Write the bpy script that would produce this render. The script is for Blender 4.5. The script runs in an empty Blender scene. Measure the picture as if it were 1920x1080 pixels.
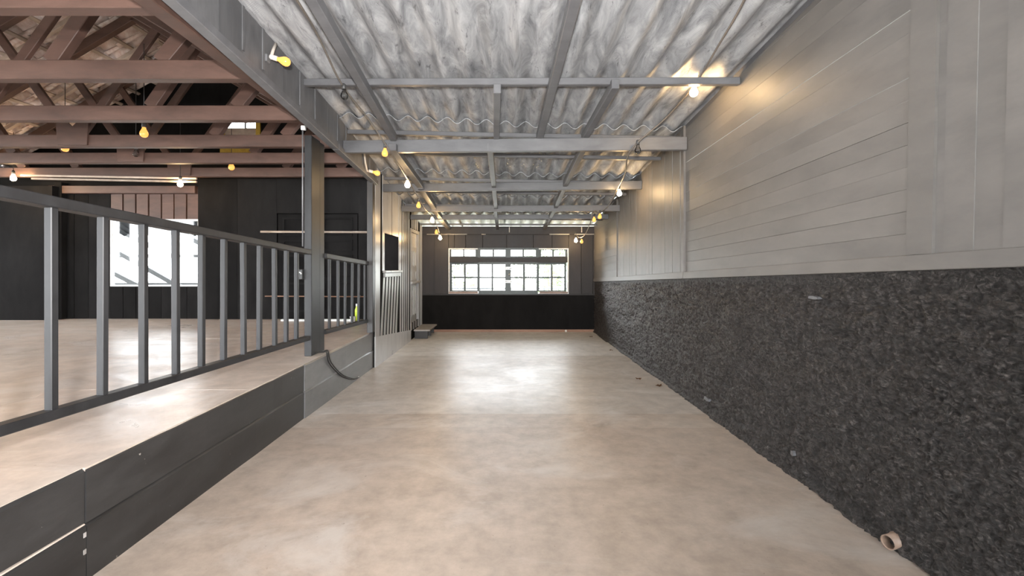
import bpy, bmesh, math, random
from mathutils import Vector, Matrix, noise

random.seed(7)
scene = bpy.context.scene
C = scene.collection

# ------------------------------------------------------------------ camera
F, CX, CY, EYE = 850.0, 949.0, 503.0, 1.30
cam_data = bpy.data.cameras.new('camera')
cam_data.sensor_width = 36.0
cam_data.lens = F / 1920 * 36.0
cam_data.shift_x = (960 - CX) / 1920
cam_data.shift_y = -(540 - CY) / 1920
cam_data.clip_start = 0.05
cam_data.clip_end = 200
cam = bpy.data.objects.new('camera', cam_data)
cam.location = (0, 0, EYE)
cam.rotation_euler = (math.pi / 2, 0, 0)
C.objects.link(cam)
scene.camera = cam

# ------------------------------------------------------------------ sky, photographer's flash, exposure
world = bpy.data.worlds.new('overcast_sky')
scene.world = world
world.use_nodes = True
bg = world.node_tree.nodes['Background']
bg.inputs['Color'].default_value = (0.93, 0.97, 1.0, 1)
bg.inputs['Strength'].default_value = 9.0

flash_data = bpy.data.lights.new('camera_flash', 'SPOT')
flash_data.energy = 600
flash_data.spot_size = math.radians(165)
flash_data.spot_blend = 1.0
flash_data.color = (1.0, 0.98, 0.97)
flash_data.shadow_soft_size = 0.05
flash = bpy.data.objects.new('camera_flash', flash_data)
flash.location = (-0.02, -0.25, 1.52)
flash.rotation_euler = (math.radians(90 + 26), 0, math.radians(26))   # head tipped up and a little to the left
C.objects.link(flash)

vs = scene.view_settings
vs.view_transform = 'Standard'
vs.look = 'None'
vs.gamma = 1.0
vs.use_curve_mapping = False
vs.exposure = 0.9
scene.cycles.max_bounces = 10
scene.cycles.diffuse_bounces = 6
scene.cycles.transparent_max_bounces = 12
scene.cycles.sample_clamp_indirect = 6.0


def P(px, py, Y):
    """photograph direction at depth Y"""
    return Vector(((px - CX) * Y / F, Y, EYE - (py - CY) * Y / F))


def PX(px, py, X):
    Y = F * X / (px - CX)
    return Vector((X, Y, EYE - (py - CY) * Y / F))


# ------------------------------------------------------------------ materials
def new_mat(name):
    m = bpy.data.materials.new(name)
    m.use_nodes = True
    nt = m.node_tree
    return m, nt, nt.nodes, nt.links, nt.nodes['Principled BSDF']


def ramp(nodes, stops):
    r = nodes.new('ShaderNodeValToRGB')
    e = r.color_ramp.elements
    e[0].position, e[0].color = stops[0][0], (*stops[0][1], 1)
    e[1].position, e[1].color = stops[-1][0], (*stops[-1][1], 1)
    for p, c in stops[1:-1]:
        x = e.new(p)
        x.color = (*c, 1)
    return r


def coords(nodes, links, scale=(1, 1, 1), rand=False):
    tc = nodes.new('ShaderNodeTexCoord')
    mp = nodes.new('ShaderNodeMapping')
    mp.inputs['Scale'].default_value = scale
    links.new(tc.outputs['Object'], mp.inputs['Vector'])
    if rand:
        oi = nodes.new('ShaderNodeObjectInfo')
        mul = nodes.new('ShaderNodeMath')
        mul.operation = 'MULTIPLY'
        mul.inputs[1].default_value = 37.0
        links.new(oi.outputs['Random'], mul.inputs[0])
        links.new(mul.outputs[0], mp.inputs['Location'])
    return mp.outputs['Vector']


def noise_tex(nodes, links, vec, scale, detail=6, rough=0.6, dist=0.0):
    n = nodes.new('ShaderNodeTexNoise')
    n.inputs['Scale'].default_value = scale
    n.inputs['Detail'].default_value = detail
    n.inputs['Roughness'].default_value = rough
    n.inputs['Distortion'].default_value = dist
    links.new(vec, n.inputs['Vector'])
    return n


def paint(name, lo, hi, rough=(0.3, 0.55), grain=(6, 6, 6), bump=0.12, spec=0.5, rand=True, chips=None, vary=0.18):
    """painted or raw timber: tone varies with grain, wear and from piece to piece"""
    m, nt, N, L, b = new_mat(name)
    v = coords(N, L, grain, rand)
    n = noise_tex(N, L, v, 1.0, 8, 0.65, 0.3)
    r = ramp(N, [(0.3, lo), (0.72, hi)])
    L.new(n.outputs['Fac'], r.inputs['Fac'])
    col = r.outputs['Color']
    oi = N.new('ShaderNodeObjectInfo')
    hs = N.new('ShaderNodeHueSaturation')
    mr = N.new('ShaderNodeMapRange')
    mr.inputs['To Min'].default_value = 1 - vary
    mr.inputs['To Max'].default_value = 1 + vary
    L.new(oi.outputs['Random'], mr.inputs['Value'])
    L.new(mr.outputs[0], hs.inputs['Value'])
    L.new(col, hs.inputs['Color'])
    col = hs.outputs['Color']
    if chips:
        v2 = coords(N, L, (1, 1, 1), False)
        n2 = noise_tex(N, L, v2, chips[1], 5, 0.7)
        r2 = ramp(N, [(chips[2], (0, 0, 0)), (chips[2] + 0.03, (1, 1, 1))])
        L.new(n2.outputs['Fac'], r2.inputs['Fac'])
        mx = N.new('ShaderNodeMix')
        mx.data_type = 'RGBA'
        L.new(r2.outputs['Color'], mx.inputs['Factor'])
        L.new(col, mx.inputs['A'])
        mx.inputs['B'].default_value = (*chips[0], 1)
        col = mx.outputs['Result']
    L.new(col, b.inputs['Base Color'])
    mr2 = N.new('ShaderNodeMapRange')
    mr2.inputs['To Min'].default_value = rough[0]
    mr2.inputs['To Max'].default_value = rough[1]
    L.new(n.outputs['Fac'], mr2.inputs['Value'])
    L.new(mr2.outputs[0], b.inputs['Roughness'])
    b.inputs['Specular IOR Level'].default_value = spec
    bp = N.new('ShaderNodeBump')
    bp.inputs['Strength'].default_value = bump
    bp.inputs['Distance'].default_value = 0.01
    L.new(n.outputs['Fac'], bp.inputs['Height'])
    L.new(bp.outputs['Normal'], b.inputs['Normal'])
    return m


def plain(name, col, rough=0.5, metal=0.0, spec=0.5):
    m, nt, N, L, b = new_mat(name)
    v = coords(N, L, (1, 1, 1), True)
    n = noise_tex(N, L, v, 30, 4)
    r = ramp(N, [(0.3, tuple(c * 0.85 for c in col)), (0.7, tuple(min(1, c * 1.12) for c in col))])
    L.new(n.outputs['Fac'], r.inputs['Fac'])
    L.new(r.outputs['Color'], b.inputs['Base Color'])
    b.inputs['Roughness'].default_value = rough
    b.inputs['Metallic'].default_value = metal
    b.inputs['Specular IOR Level'].default_value = spec
    return m


def concrete(name, lo, mid, hi, dust, rough=(0.38, 0.62)):
    m, nt, N, L, b = new_mat(name)
    v = coords(N, L)
    n1 = noise_tex(N, L, v, 0.9, 9, 0.62, 0.6)
    r1 = ramp(N, [(0.28, lo), (0.5, mid), (0.75, hi)])
    L.new(n1.outputs['Fac'], r1.inputs['Fac'])
    n2 = noise_tex(N, L, v, 7.0, 8, 0.7)
    r2 = ramp(N, [(0.33, (0.78, 0.775, 0.77)), (0.65, (1.1, 1.09, 1.08))])
    L.new(n2.outputs['Fac'], r2.inputs['Fac'])
    mx = N.new('ShaderNodeMix')
    mx.data_type = 'RGBA'
    mx.blend_type = 'MULTIPLY'
    mx.inputs['Factor'].default_value = 1.0
    L.new(r1.outputs['Color'], mx.inputs['A'])
    L.new(r2.outputs['Color'], mx.inputs['B'])
    # worn pale dust stains with a shape of their own
    v3 = coords(N, L, (1.0, 1.8, 1.0))
    n3 = noise_tex(N, L, v3, 0.8, 10, 0.68, 1.2)
    r3 = ramp(N, [(0.52, (0, 0, 0)), (0.70, (0.75, 0.75, 0.75))])
    L.new(n3.outputs['Fac'], r3.inputs['Fac'])
    mx2 = N.new('ShaderNodeMix')
    mx2.data_type = 'RGBA'
    L.new(r3.outputs['Color'], mx2.inputs['Factor'])
    L.new(mx.outputs['Result'], mx2.inputs['A'])
    mx2.inputs['B'].default_value = (*dust, 1)
    # small dark specks
    n4 = noise_tex(N, L, v, 38, 3, 0.6)
    r4 = ramp(N, [(0.24, (0.55, 0.52, 0.5)), (0.30, (1, 1, 1))])
    L.new(n4.outputs['Fac'], r4.inputs['Fac'])
    mx3 = N.new('ShaderNodeMix')
    mx3.data_type = 'RGBA'
    mx3.blend_type = 'MULTIPLY'
    mx3.inputs['Factor'].default_value = 1.0
    L.new(mx2.outputs['Result'], mx3.inputs['A'])
    L.new(r4.outputs['Color'], mx3.inputs['B'])
    L.new(mx3.outputs['Result'], b.inputs['Base Color'])
    mr = N.new('ShaderNodeMapRange')
    mr.inputs['From Min'].default_value = 0.3
    mr.inputs['From Max'].default_value = 0.7
    mr.inputs['To Min'].default_value = rough[1]
    mr.inputs['To Max'].default_value = rough[0]
    L.new(n3.outputs['Fac'], mr.inputs['Value'])
    L.new(mr.outputs[0], b.inputs['Roughness'])
    bp = N.new('ShaderNodeBump')
    bp.inputs['Strength'].default_value = 0.18
    bp.inputs['Distance'].default_value = 0.008
    L.new(n2.outputs['Fac'], bp.inputs['Height'])
    L.new(bp.outputs['Normal'], b.inputs['Normal'])
    return m


def emitter(name, col, strength, base=(1, 0.9, 0.75)):
    m, nt, N, L, b = new_mat(name)
    b.inputs['Base Color'].default_value = (*base, 1)
    b.inputs['Emission Color'].default_value = (*col, 1)
    b.inputs['Emission Strength'].default_value = strength
    b.inputs['Roughness'].default_value = 0.2
    return m


def glass_mat(name, tint=(1, 1, 1), gloss=0.08):
    m = bpy.data.materials.new(name)
    m.use_nodes = True
    nt = m.node_tree
    N, L = nt.nodes, nt.links
    N.clear()
    out = N.new('ShaderNodeOutputMaterial')
    t = N.new('ShaderNodeBsdfTransparent')
    t.inputs['Color'].default_value = (*tint, 1)
    g = N.new('ShaderNodeBsdfGlossy')
    g.inputs['Roughness'].default_value = 0.03
    mx = N.new('ShaderNodeMixShader')
    fr = N.new('ShaderNodeFresnel')
    fr.inputs['IOR'].default_value = 1.45
    L.new(fr.outputs[0], mx.inputs[0])
    L.new(t.outputs[0], mx.inputs[1])
    L.new(g.outputs[0], mx.inputs[2])
    L.new(mx.outputs[0], out.inputs[0])
    return m


M = {}
M['floor'] = concrete('beige_concrete', (0.37, 0.30, 0.245), (0.44, 0.365, 0.305), (0.48, 0.41, 0.35), (0.55, 0.50, 0.455), (0.30, 0.5))
M['floor_band'] = concrete('pale_concrete_band', (0.27, 0.21, 0.17), (0.46, 0.39, 0.33), (0.54, 0.48, 0.42), (0.64, 0.60, 0.56), (0.3, 0.5))
M['floor_grey'] = concrete('pale_grey_concrete', (0.43, 0.38, 0.33), (0.51, 0.465, 0.42), (0.56, 0.52, 0.48), (0.64, 0.61, 0.58), (0.28, 0.48))
M['floor_far'] = concrete('lightened_far_concrete', (0.60, 0.575, 0.54), (0.67, 0.645, 0.615), (0.72, 0.70, 0.675), (0.76, 0.745, 0.725), (0.28, 0.48))  # pale cement, lightened further in colour for missing far-end daylight
M['stage'] = concrete('dusty_stage_board', (0.46, 0.38, 0.32), (0.54, 0.46, 0.40), (0.58, 0.52, 0.47), (0.62, 0.58, 0.55), (0.25, 0.45))
M['wall_wood'] = paint('dark_satin_wall_paint', (0.10, 0.094, 0.088), (0.155, 0.143, 0.132), (0.42, 0.58), (2.5, 2.0, 5.0), 0.04, 0.6, vary=0.05)
M['fascia'] = paint('charcoal_board_paint', (0.075, 0.075, 0.078), (0.15, 0.15, 0.155), (0.35, 0.6), (9, 9, 2.5), 0.15, 0.5, chips=((0.5, 0.47, 0.42), 24, 0.735))
M['beam'] = paint('charcoal_beam_paint', (0.085, 0.085, 0.09), (0.13, 0.13, 0.136), (0.35, 0.55), (3, 8, 8), 0.1, 0.5, chips=((0.4, 0.38, 0.35), 18, 0.76))
M['black'] = paint('black_timber_paint', (0.018, 0.017, 0.017), (0.040, 0.037, 0.036), (0.3, 0.5), (10, 10, 2.2), 0.14, 0.5, chips=((0.3, 0.28, 0.26), 26, 0.77))
M['rail'] = paint('dark_grey_rail_paint', (0.014, 0.014, 0.015), (0.032, 0.032, 0.034), (0.38, 0.55), (9, 9, 3), 0.08, 0.38)
M['hall_black'] = paint('matt_black_hall_paint', (0.010, 0.0095, 0.0095), (0.018, 0.017, 0.0168), (0.8, 0.92), (4, 4, 1.5), 0.05, 0.03)
M['back_wall'] = paint('black_brown_board_paint', (0.016, 0.013, 0.0125), (0.03, 0.0245, 0.0235), (0.45, 0.6), (8, 8, 2), 0.12, 0.35)
M['skirt'] = paint('black_skirting_paint', (0.016, 0.0155, 0.0155), (0.036, 0.035, 0.035), (0.32, 0.5), (7, 3, 9), 0.2, 0.5, chips=((0.33, 0.30, 0.27), 22, 0.69))
M['skirt_grey'] = paint('grey_skirting_paint', (0.10, 0.10, 0.102), (0.17, 0.168, 0.168), (0.26, 0.42), (7, 3, 9), 0.12, 0.5, chips=((0.5, 0.47, 0.44), 22, 0.76))
M['left_wall'] = paint('wall_paint_with_sheen', (0.34, 0.34, 0.34), (0.47, 0.465, 0.46), (0.24, 0.34), (9, 9, 2.5), 0.0, 0.5)  # dark gloss paint lightened to grey: window sheen put into the colour
M['truss'] = paint('red_brown_timber', (0.055, 0.029, 0.022), (0.115, 0.063, 0.048), (0.5, 0.65), (2, 7, 7), 0.12, 0.45)
M['pale_wood'] = paint('pale_raw_batten', (0.32, 0.25, 0.20), (0.50, 0.41, 0.34), (0.5, 0.7), (6, 2, 6), 0.15, 0.3)
M['tile'] = paint('weathered_clay_tile', (0.55, 0.38, 0.32), (0.92, 0.88, 0.85), (0.6, 0.8), (9, 9, 9), 0.25, 0.3)
M['rust_wood'] = paint('reddish_raw_wood', (0.20, 0.10, 0.06), (0.32, 0.18, 0.12), (0.4, 0.6), (2, 8, 8), 0.1, 0.4)
M['sill'] = paint('worn_pinkish_sill_wood', (0.22, 0.15, 0.12), (0.34, 0.25, 0.21), (0.45, 0.6), (5, 8, 8), 0.1, 0.4)
M['step_top'] = paint('worn_pale_grey_tread', (0.30, 0.28, 0.26), (0.45, 0.42, 0.40), (0.4, 0.6), (8, 3, 8), 0.1, 0.4)
M['sash'] = paint('black_green_sash_paint', (0.014, 0.022, 0.02), (0.028, 0.042, 0.036), (0.35, 0.5), (9, 9, 9), 0.06, 0.5)
M['white_paint'] = plain('white_paint', (0.75, 0.75, 0.74), 0.5)
M['yellow'] = plain('yellow_frame_paint', (0.55, 0.36, 0.05), 0.5)
M['metal'] = plain('dull_silver_metal', (0.62, 0.61, 0.58), 0.35, 0.8)
M['conduit'] = plain('grey_conduit_plastic', (0.16, 0.16, 0.165), 0.45)
M['pale_conduit'] = plain('pale_conduit_plastic', (0.55, 0.5, 0.44), 0.5)
M['cable'] = plain('black_rubber_cable', (0.02, 0.02, 0.02), 0.45)
M['cable_grey'] = plain('grey_brown_cable', (0.16, 0.14, 0.12), 0.5)
M['socket'] = plain('dark_bulb_socket', (0.05, 0.05, 0.05), 0.4)
M['porcelain'] = plain('white_bulb_socket', (0.7, 0.68, 0.64), 0.35)
M['pipe'] = plain('brown_drain_pipe', (0.22, 0.15, 0.11), 0.5)
M['leaf'] = plain('dry_leaf', (0.17, 0.085, 0.04), 0.7)
M['patch'] = plain('smooth_grey_filler', (0.12, 0.12, 0.125), 0.5)
M['foliage'] = plain('outdoor_foliage', (0.17, 0.24, 0.12), 0.7, 0.0, 0.2)
M['bark'] = plain('outdoor_bark', (0.25, 0.2, 0.15), 0.8)
M['ground'] = concrete('outdoor_ground', (0.4, 0.4, 0.36), (0.5, 0.5, 0.46), (0.55, 0.55, 0.5), (0.6, 0.6, 0.57))
M['porch'] = plain('outdoor_grey_steel', (0.13, 0.135, 0.14), 0.7, 0.0, 0.2)
M['bottle'] = plain('yellow_green_plastic', (0.55, 0.68, 0.06), 0.35)
M['glass'] = glass_mat('window_glass')
M['bulb_clear'] = glass_mat('clear_bulb_glass', (0.75, 0.75, 0.75))
M['bulb_white'] = emitter('bulb_warm_white_lit', (1.0, 0.66, 0.32), 150)
M['bulb_amber'] = emitter('bulb_amber_lit', (1.0, 0.42, 0.10), 1.0, (0.3, 0.1, 0.02))
M['bulb_dim'] = emitter('bulb_dim_orange_lit', (1.0, 0.36, 0.08), 0.9, (0.3, 0.1, 0.02))

# corrugated fibre cement: silver grey paint with streaks along the slope
m, nt, N, L, b = new_mat('silver_grey_fibre_cement')
v = coords(N, L, (6.0, 1.4, 1.0))
n1 = noise_tex(N, L, v, 1.6, 10, 0.68, 1.0)
r1 = ramp(N, [(0.32, (0.13, 0.135, 0.145)), (0.5, (0.285, 0.29, 0.30)), (0.66, (0.44, 0.445, 0.455))])
L.new(n1.outputs['Fac'], r1.inputs['Fac'])
v2 = coords(N, L, (14.0, 3.0, 1.0))
n2 = noise_tex(N, L, v2, 2.2, 9, 0.75, 0.6)
r2 = ramp(N, [(0.33, (0.22, 0.22, 0.23)), (0.42, (1, 1, 1))])
L.new(n2.outputs['Fac'], r2.inputs['Fac'])
mx = N.new('ShaderNodeMix'); mx.data_type = 'RGBA'; mx.blend_type = 'MULTIPLY'
mx.inputs['Factor'].default_value = 0.85
L.new(r1.outputs['Color'], mx.inputs['A']); L.new(r2.outputs['Color'], mx.inputs['B'])
L.new(mx.outputs['Result'], b.inputs['Base Color'])
b.inputs['Roughness'].default_value = 0.55
wv = N.new('ShaderNodeTexWave'); wv.wave_type = 'BANDS'; wv.bands_direction = 'Y'
wv.inputs['Scale'].default_value = 22; wv.inputs['Distortion'].default_value = 4; wv.inputs['Detail'].default_value = 2
L.new(coords(N, L), wv.inputs['Vector'])
bp = N.new('ShaderNodeBump'); bp.inputs['Strength'].default_value = 0.12; bp.inputs['Distance'].default_value = 0.004
L.new(wv.outputs['Fac'], bp.inputs['Height'])
bp2 = N.new('ShaderNodeBump'); bp2.inputs['Strength'].default_value = 0.3; bp2.inputs['Distance'].default_value = 0.01
L.new(n2.outputs['Fac'], bp2.inputs['Height']); L.new(bp.outputs['Normal'], bp2.inputs['Normal'])
L.new(bp2.outputs['Normal'], b.inputs['Normal'])
M['sheet'] = m

# last roof row made translucent, added to let daylight into the far end
m, nt, N, L, b = new_mat('added_daylight_fibreglass')
n1 = noise_tex(N, L, coords(N, L, (6, 1.5, 1)), 2.0, 8, 0.65)
r1 = ramp(N, [(0.3, (0.32, 0.33, 0.30)), (0.7, (0.52, 0.53, 0.49))])
L.new(n1.outputs['Fac'], r1.inputs['Fac'])
L.new(r1.outputs['Color'], b.inputs['Base Color'])
b.inputs['Roughness'].default_value = 0.5
tl = N.new('ShaderNodeBsdfTranslucent')
tl.inputs['Color'].default_value = (0.8, 0.8, 0.73, 1)
ms = N.new('ShaderNodeMixShader'); ms.inputs[0].default_value = 0.2
L.new(b.outputs[0], ms.inputs[1]); L.new(tl.outputs[0], ms.inputs[2])
L.new(ms.outputs[0], N['Material Output'].inputs['Surface'])
M['fibreglass'] = m

# rough black render of the low right-hand wall
m, nt, N, L, b = new_mat('rough_black_render')
v = coords(N, L, (1, 1.0, 1.6))
n1 = noise_tex(N, L, v, 34, 8, 0.75, 1.6)
n0 = noise_tex(N, L, coords(N, L, (1, 0.7, 1.5)), 20, 6, 0.65, 2.2)
n0.noise_type = 'RIDGED_MULTIFRACTAL'
r1 = ramp(N, [(0.40, (0.006, 0.0055, 0.0052)), (0.52, (0.032, 0.0275, 0.026)), (0.66, (0.14, 0.122, 0.114))])  # dark creases and pale ridges: relief shading put into the colour
L.new(n1.outputs['Fac'], r1.inputs['Fac'])
L.new(r1.outputs['Color'], b.inputs['Base Color'])
b.inputs['Roughness'].default_value = 0.4
bp = N.new('ShaderNodeBump'); bp.inputs['Strength'].default_value = 0.85; bp.inputs['Distance'].default_value = 0.02
L.new(n1.outputs['Fac'], bp.inputs['Height'])
bq = N.new('ShaderNodeBump'); bq.inputs['Strength'].default_value = 0.5; bq.inputs['Distance'].default_value = 0.012
L.new(n0.outputs['Fac'], bq.inputs['Height']); L.new(bp.outputs['Normal'], bq.inputs['Normal'])
L.new(bq.outputs['Normal'], b.inputs['Normal'])
M['rough'] = m


# ------------------------------------------------------------------ mesh helpers
def link(name, mesh, mat, parent=None):
    mesh.name = name
    if mat and not mesh.materials:
        mesh.materials.append(M[mat] if isinstance(mat, str) else mat)
    o = bpy.data.objects.new(name, mesh)
    C.objects.link(o)
    if parent is not None:
        o.parent = parent
        o.matrix_parent_inverse = base_matrix(parent).inverted()
    return o


def base_matrix(o):
    mtx = Matrix.LocRotScale(o.location, o.rotation_euler, o.scale)
    if o.parent is not None:
        return base_matrix(o.parent) @ o.matrix_parent_inverse @ mtx
    return mtx


def from_bm(name, bm, mat, parent=None, smooth=False):
    bmesh.ops.recalc_face_normals(bm, faces=bm.faces)
    me = bpy.data.meshes.new(name)
    bm.to_mesh(me)
    bm.free()
    if smooth:
        for p in me.polygons:
            p.use_smooth = True
    return link(name, me, mat, parent)


def tag(o, label=None, cat=None, group=None, kind=None):
    if label: o['label'] = label
    if cat: o['category'] = cat
    if group: o['group'] = group
    if kind: o['kind'] = kind
    return o


def thing(name, loc, label, cat, group=None, kind=None):
    o = bpy.data.objects.new(name, None)
    o.empty_display_size = 0.1
    C.objects.link(o)
    o.location = loc
    return tag(o, label, cat, group, kind)


def add_hex(bm, pts, bevel=0.0):
    """pts: 4 bottom then 4 top, both in the same turn"""
    vs_ = [bm.verts.new(p) for p in pts]
    fs = [(0, 1, 2, 3), (7, 6, 5, 4), (0, 4, 5, 1), (1, 5, 6, 2), (2, 6, 7, 3), (3, 7, 4, 0)]
    faces = [bm.faces.new([vs_[i] for i in f]) for f in fs]
    if bevel > 0:
        ed = list({e for f in faces for e in f.edges})
        bmesh.ops.bevel(bm, geom=ed, offset=bevel, segments=1, affect='EDGES', clamp_overlap=True)


def add_box(bm, x0, x1, y0, y1, z0, z1, bevel=0.0):
    add_hex(bm, [(x0, y0, z0), (x1, y0, z0), (x1, y1, z0), (x0, y1, z0),
                 (x0, y0, z1), (x1, y0, z1), (x1, y1, z1), (x0, y1, z1)], bevel)


def box(name, x0, x1, y0, y1, z0, z1, mat, parent=None, bevel=0.0):
    bm = bmesh.new()
    add_box(bm, x0, x1, y0, y1, z0, z1, bevel)
    return from_bm(name, bm, mat, parent)


def add_bar(bm, p, q, w, h, up=(0, 0, 1), bevel=0.0):
    """beam from p to q (centre line), width w across, height h along up"""
    p, q = Vector(p), Vector(q)
    d = (q - p).normalized()
    s = d.cross(Vector(up)).normalized()
    u = s.cross(d).normalized()
    s *= w / 2
    u *= h / 2
    add_hex(bm, [p - s - u, p + s - u, q + s - u, q - s - u, p - s + u, p + s + u, q + s + u, q - s + u], bevel)


def bar(name, p, q, w, h, mat, parent=None, up=(0, 0, 1), bevel=0.004):
    bm = bmesh.new()
    add_bar(bm, p, q, w, h, up, bevel)
    return from_bm(name, bm, mat, parent)


def add_tube(bm, pts, r, seg=8, caps=True):
    pts = [Vector(p) for p in pts]
    rings = []
    for i, p in enumerate(pts):
        d = (pts[min(i + 1, len(pts) - 1)] - pts[max(i - 1, 0)]).normalized()
        a = d.cross(Vector((0, 0, 1)))
        if a.length < 1e-3:
            a = d.cross(Vector((1, 0, 0)))
        a.normalize()
        c = a.cross(d).normalized()
        rings.append([bm.verts.new(p + (a * math.cos(t) + c * math.sin(t)) * r) for t in [2 * math.pi * k / seg for k in range(seg)]])
    for i in range(len(rings) - 1):
        for k in range(seg):
            bm.faces.new([rings[i][k], rings[i][(k + 1) % seg], rings[i + 1][(k + 1) % seg], rings[i + 1][k]])
    if caps:
        bm.faces.new(rings[0][::-1])
        bm.faces.new(rings[-1])


def tube(name, pts, r, mat, parent=None, seg=8):
    bm = bmesh.new()
    add_tube(bm, pts, r, seg)
    return from_bm(name, bm, mat, parent, True)


def smooth_path(pts, n=6):
    """Catmull-Rom through the points"""
    pts = [Vector(p) for p in pts]
    out = []
    for i in range(len(pts) - 1):
        p0, p1, p2, p3 = pts[max(i - 1, 0)], pts[i], pts[i + 1], pts[min(i + 2, len(pts) - 1)]
        for k in range(n):
            t = k / n
            out.append(0.5 * ((2 * p1) + (p2 - p0) * t + (2 * p0 - 5 * p1 + 4 * p2 - p3) * t * t + (3 * p1 - p0 - 3 * p2 + p3) * t ** 3))
    out.append(pts[-1])
    return out


def lathe_mesh(name, prof, axis_from, axis_dir, mat, parent=None, seg=12):
    bm = bmesh.new()
    d = Vector(axis_dir).normalized()
    a = d.cross(Vector((0, 0, 1)))
    if a.length < 1e-3:
        a = d.cross(Vector((1, 0, 0)))
    a.normalize()
    c = a.cross(d)
    o = Vector(axis_from)
    rings = []
    for r, t in prof:
        if r < 1e-5:
            rings.append([bm.verts.new(o + d * t)])
        else:
            rings.append([bm.verts.new(o + d * t + (a * math.cos(k * 2 * math.pi / seg) + c * math.sin(k * 2 * math.pi / seg)) * r) for k in range(seg)])
    for A, B in zip(rings, rings[1:]):
        for k in range(seg):
            if len(A) == 1 and len(B) == 1:
                continue
            if len(A) == 1:
                bm.faces.new([A[0], B[k], B[(k + 1) % seg]])
            elif len(B) == 1:
                bm.faces.new([A[k], A[(k + 1) % seg], B[0]])
            else:
                bm.faces.new([A[k], A[(k + 1) % seg], B[(k + 1) % seg], B[k]])
    return from_bm(name, bm, mat, parent, True)


def clip(poly, f):
    """keep the part of a polygon (list of (y,z)) where f(y,z) >= 0"""
    out = []
    n = len(poly)
    for i in range(n):
        a, b_ = poly[i], poly[(i + 1) % n]
        fa, fb = f(*a), f(*b_)
        if fa >= 0:
            out.append(a)
        if (fa >= 0) != (fb >= 0):
            t = fa / (fa - fb)
            out.append((a[0] + (b_[0] - a[0]) * t, a[1] + (b_[1] - a[1]) * t))
    return out


def plate(name, poly, to3d, thick, mat, parent=None):
    """extruded polygon: to3d(u, v, depth)"""
    bm = bmesh.new()
    a = [bm.verts.new(to3d(u, v, 0)) for u, v in poly]
    b_ = [bm.verts.new(to3d(u, v, thick)) for u, v in poly]
    bm.faces.new(a)
    bm.faces.new(b_[::-1])
    n = len(poly)
    for i in range(n):
        bm.faces.new([a[i], a[(i + 1) % n], b_[(i + 1) % n], b_[i]])
    return from_bm(name, bm, mat, parent)


# ------------------------------------------------------------------ key dimensions
XR, XL, XF = 1.80, -1.75, -1.70        # right wall, platform edge, fascia plane
YB = 9.286                             # far wall of the passage
ZP = 0.47                              # platform (hall) floor
YH = 7.46                              # far wall of the hall


def z_roof(x, y):
    zc = 2.78 + 0.09 * (4.6 - y) if y < 4.6 else 2.78 - 0.125 * (y - 4.6)
    k = max(0.0, min(1.0, (9.3 - y) / 4.7))
    t = 0.10 if x < 0 else 0.06
    return zc - x / 1.8 * t * k


def z_ledge(y):
    return 1.026 + 0.0368 * (9.33 - y)


def z_fascia(y):
    return 2.66 - 0.0735 * (y - 2.297)


# ------------------------------------------------------------------ outside ground
g = box('ground', -40, 40, -30, 60, -0.5, -0.12, 'ground')
tag(g, 'pale open ground outside the building', 'ground', kind='structure')

# ------------------------------------------------------------------ passage floor: slabs and casting bands
fl = thing('floor', (0, 4, 0), 'beige dusty concrete floor of the long passage', 'floor', kind='structure')
ys = [(-2.5, 1.2, 0), (1.2, 3.70, 0), (3.70, 4.05, 1), (4.05, 6.74, 2), (6.74, 7.2, 3), (7.2, YB + 0.1, 3)]
for y0, y1, band in ys:
    box('floor_slab', XL - 0.06, XR + 0.12, y0 + 0.0004, y1 - 0.0004, -0.12, 0.0,
        ('floor', 'floor_band', 'floor_grey', 'floor_far')[band], fl)

# ------------------------------------------------------------------ platform floor and skirting
pf = thing('platform_floor', (-4.5, 4, 0), 'dusty pale raised hall floor behind the railing', 'floor', kind='structure')
xs = [-9.6, -7.2, -4.8, -3.05, XL + 0.0]
for i in range(len(xs) - 1):
    last = i == len(xs) - 2
    for j, (y0, y1) in enumerate([(-2.5, 0.55), (0.55, 1.887), (1.887, 3.1), (3.1, 5.35), (5.35, YH + 0.2)]):
        xe_ = xs[i + 1] - ((0.014 if y1 < 1.9 else 0.004) if last else 0.001)
        box('floor_panel', xs[i] + 0.001, xe_, y0 + 0.001, y1 - 0.001, 0.454 if last else 0.40, ZP - random.uniform(0, 0.0012), 'stage', pf)
box('platform_base', -9.55, XL - 0.08, -2.45, YH, -0.1, 0.40, 'hall_black', pf)

sk = thing('trim_1', (XL, 2, 0), 'black scuffed plank skirting along the raised hall floor', 'skirting', kind='structure')


def skirt_plank(y0, y1, z0, z1, x, x_end=None, mat='skirt'):
    n = max(2, int((y1 - y0) / 0.12))
    bm = bmesh.new()
    rows = []
    for i in range(n + 1):
        y = y0 + (y1 - y0) * i / n
        w = 0.004 * noise.noise((y * 1.7, z0 * 9, 1.0)) + 0.002 * noise.noise((y * 9, z0 * 9, 5.0))
        e = 0.004 * noise.noise((y * 6.0, z1 * 7, 9.0))
        xx = x + w
        xb = xx if x_end is None else xx - x_end * (1 - i / n)      # a plank that has slipped back at its foot
        rows.append([bm.verts.new(c) for c in ((XL - 0.07, y, z0), (xb, y, z0), (xx + 0.002, y, z1 - 0.012 + e), (xx - 0.010, y, z1 + e * 0.3), (XL - 0.07, y, z1))])
    for a, b_ in zip(rows, rows[1:]):
        for k in range(5):
            bm.faces.new([a[k], a[(k + 1) % 5], b_[(k + 1) % 5], b_[k]])
    bm.faces.new(rows[0]); bm.faces.new(rows[-1][::-1])
    return from_bm('plank', bm, mat, sk)


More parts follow.
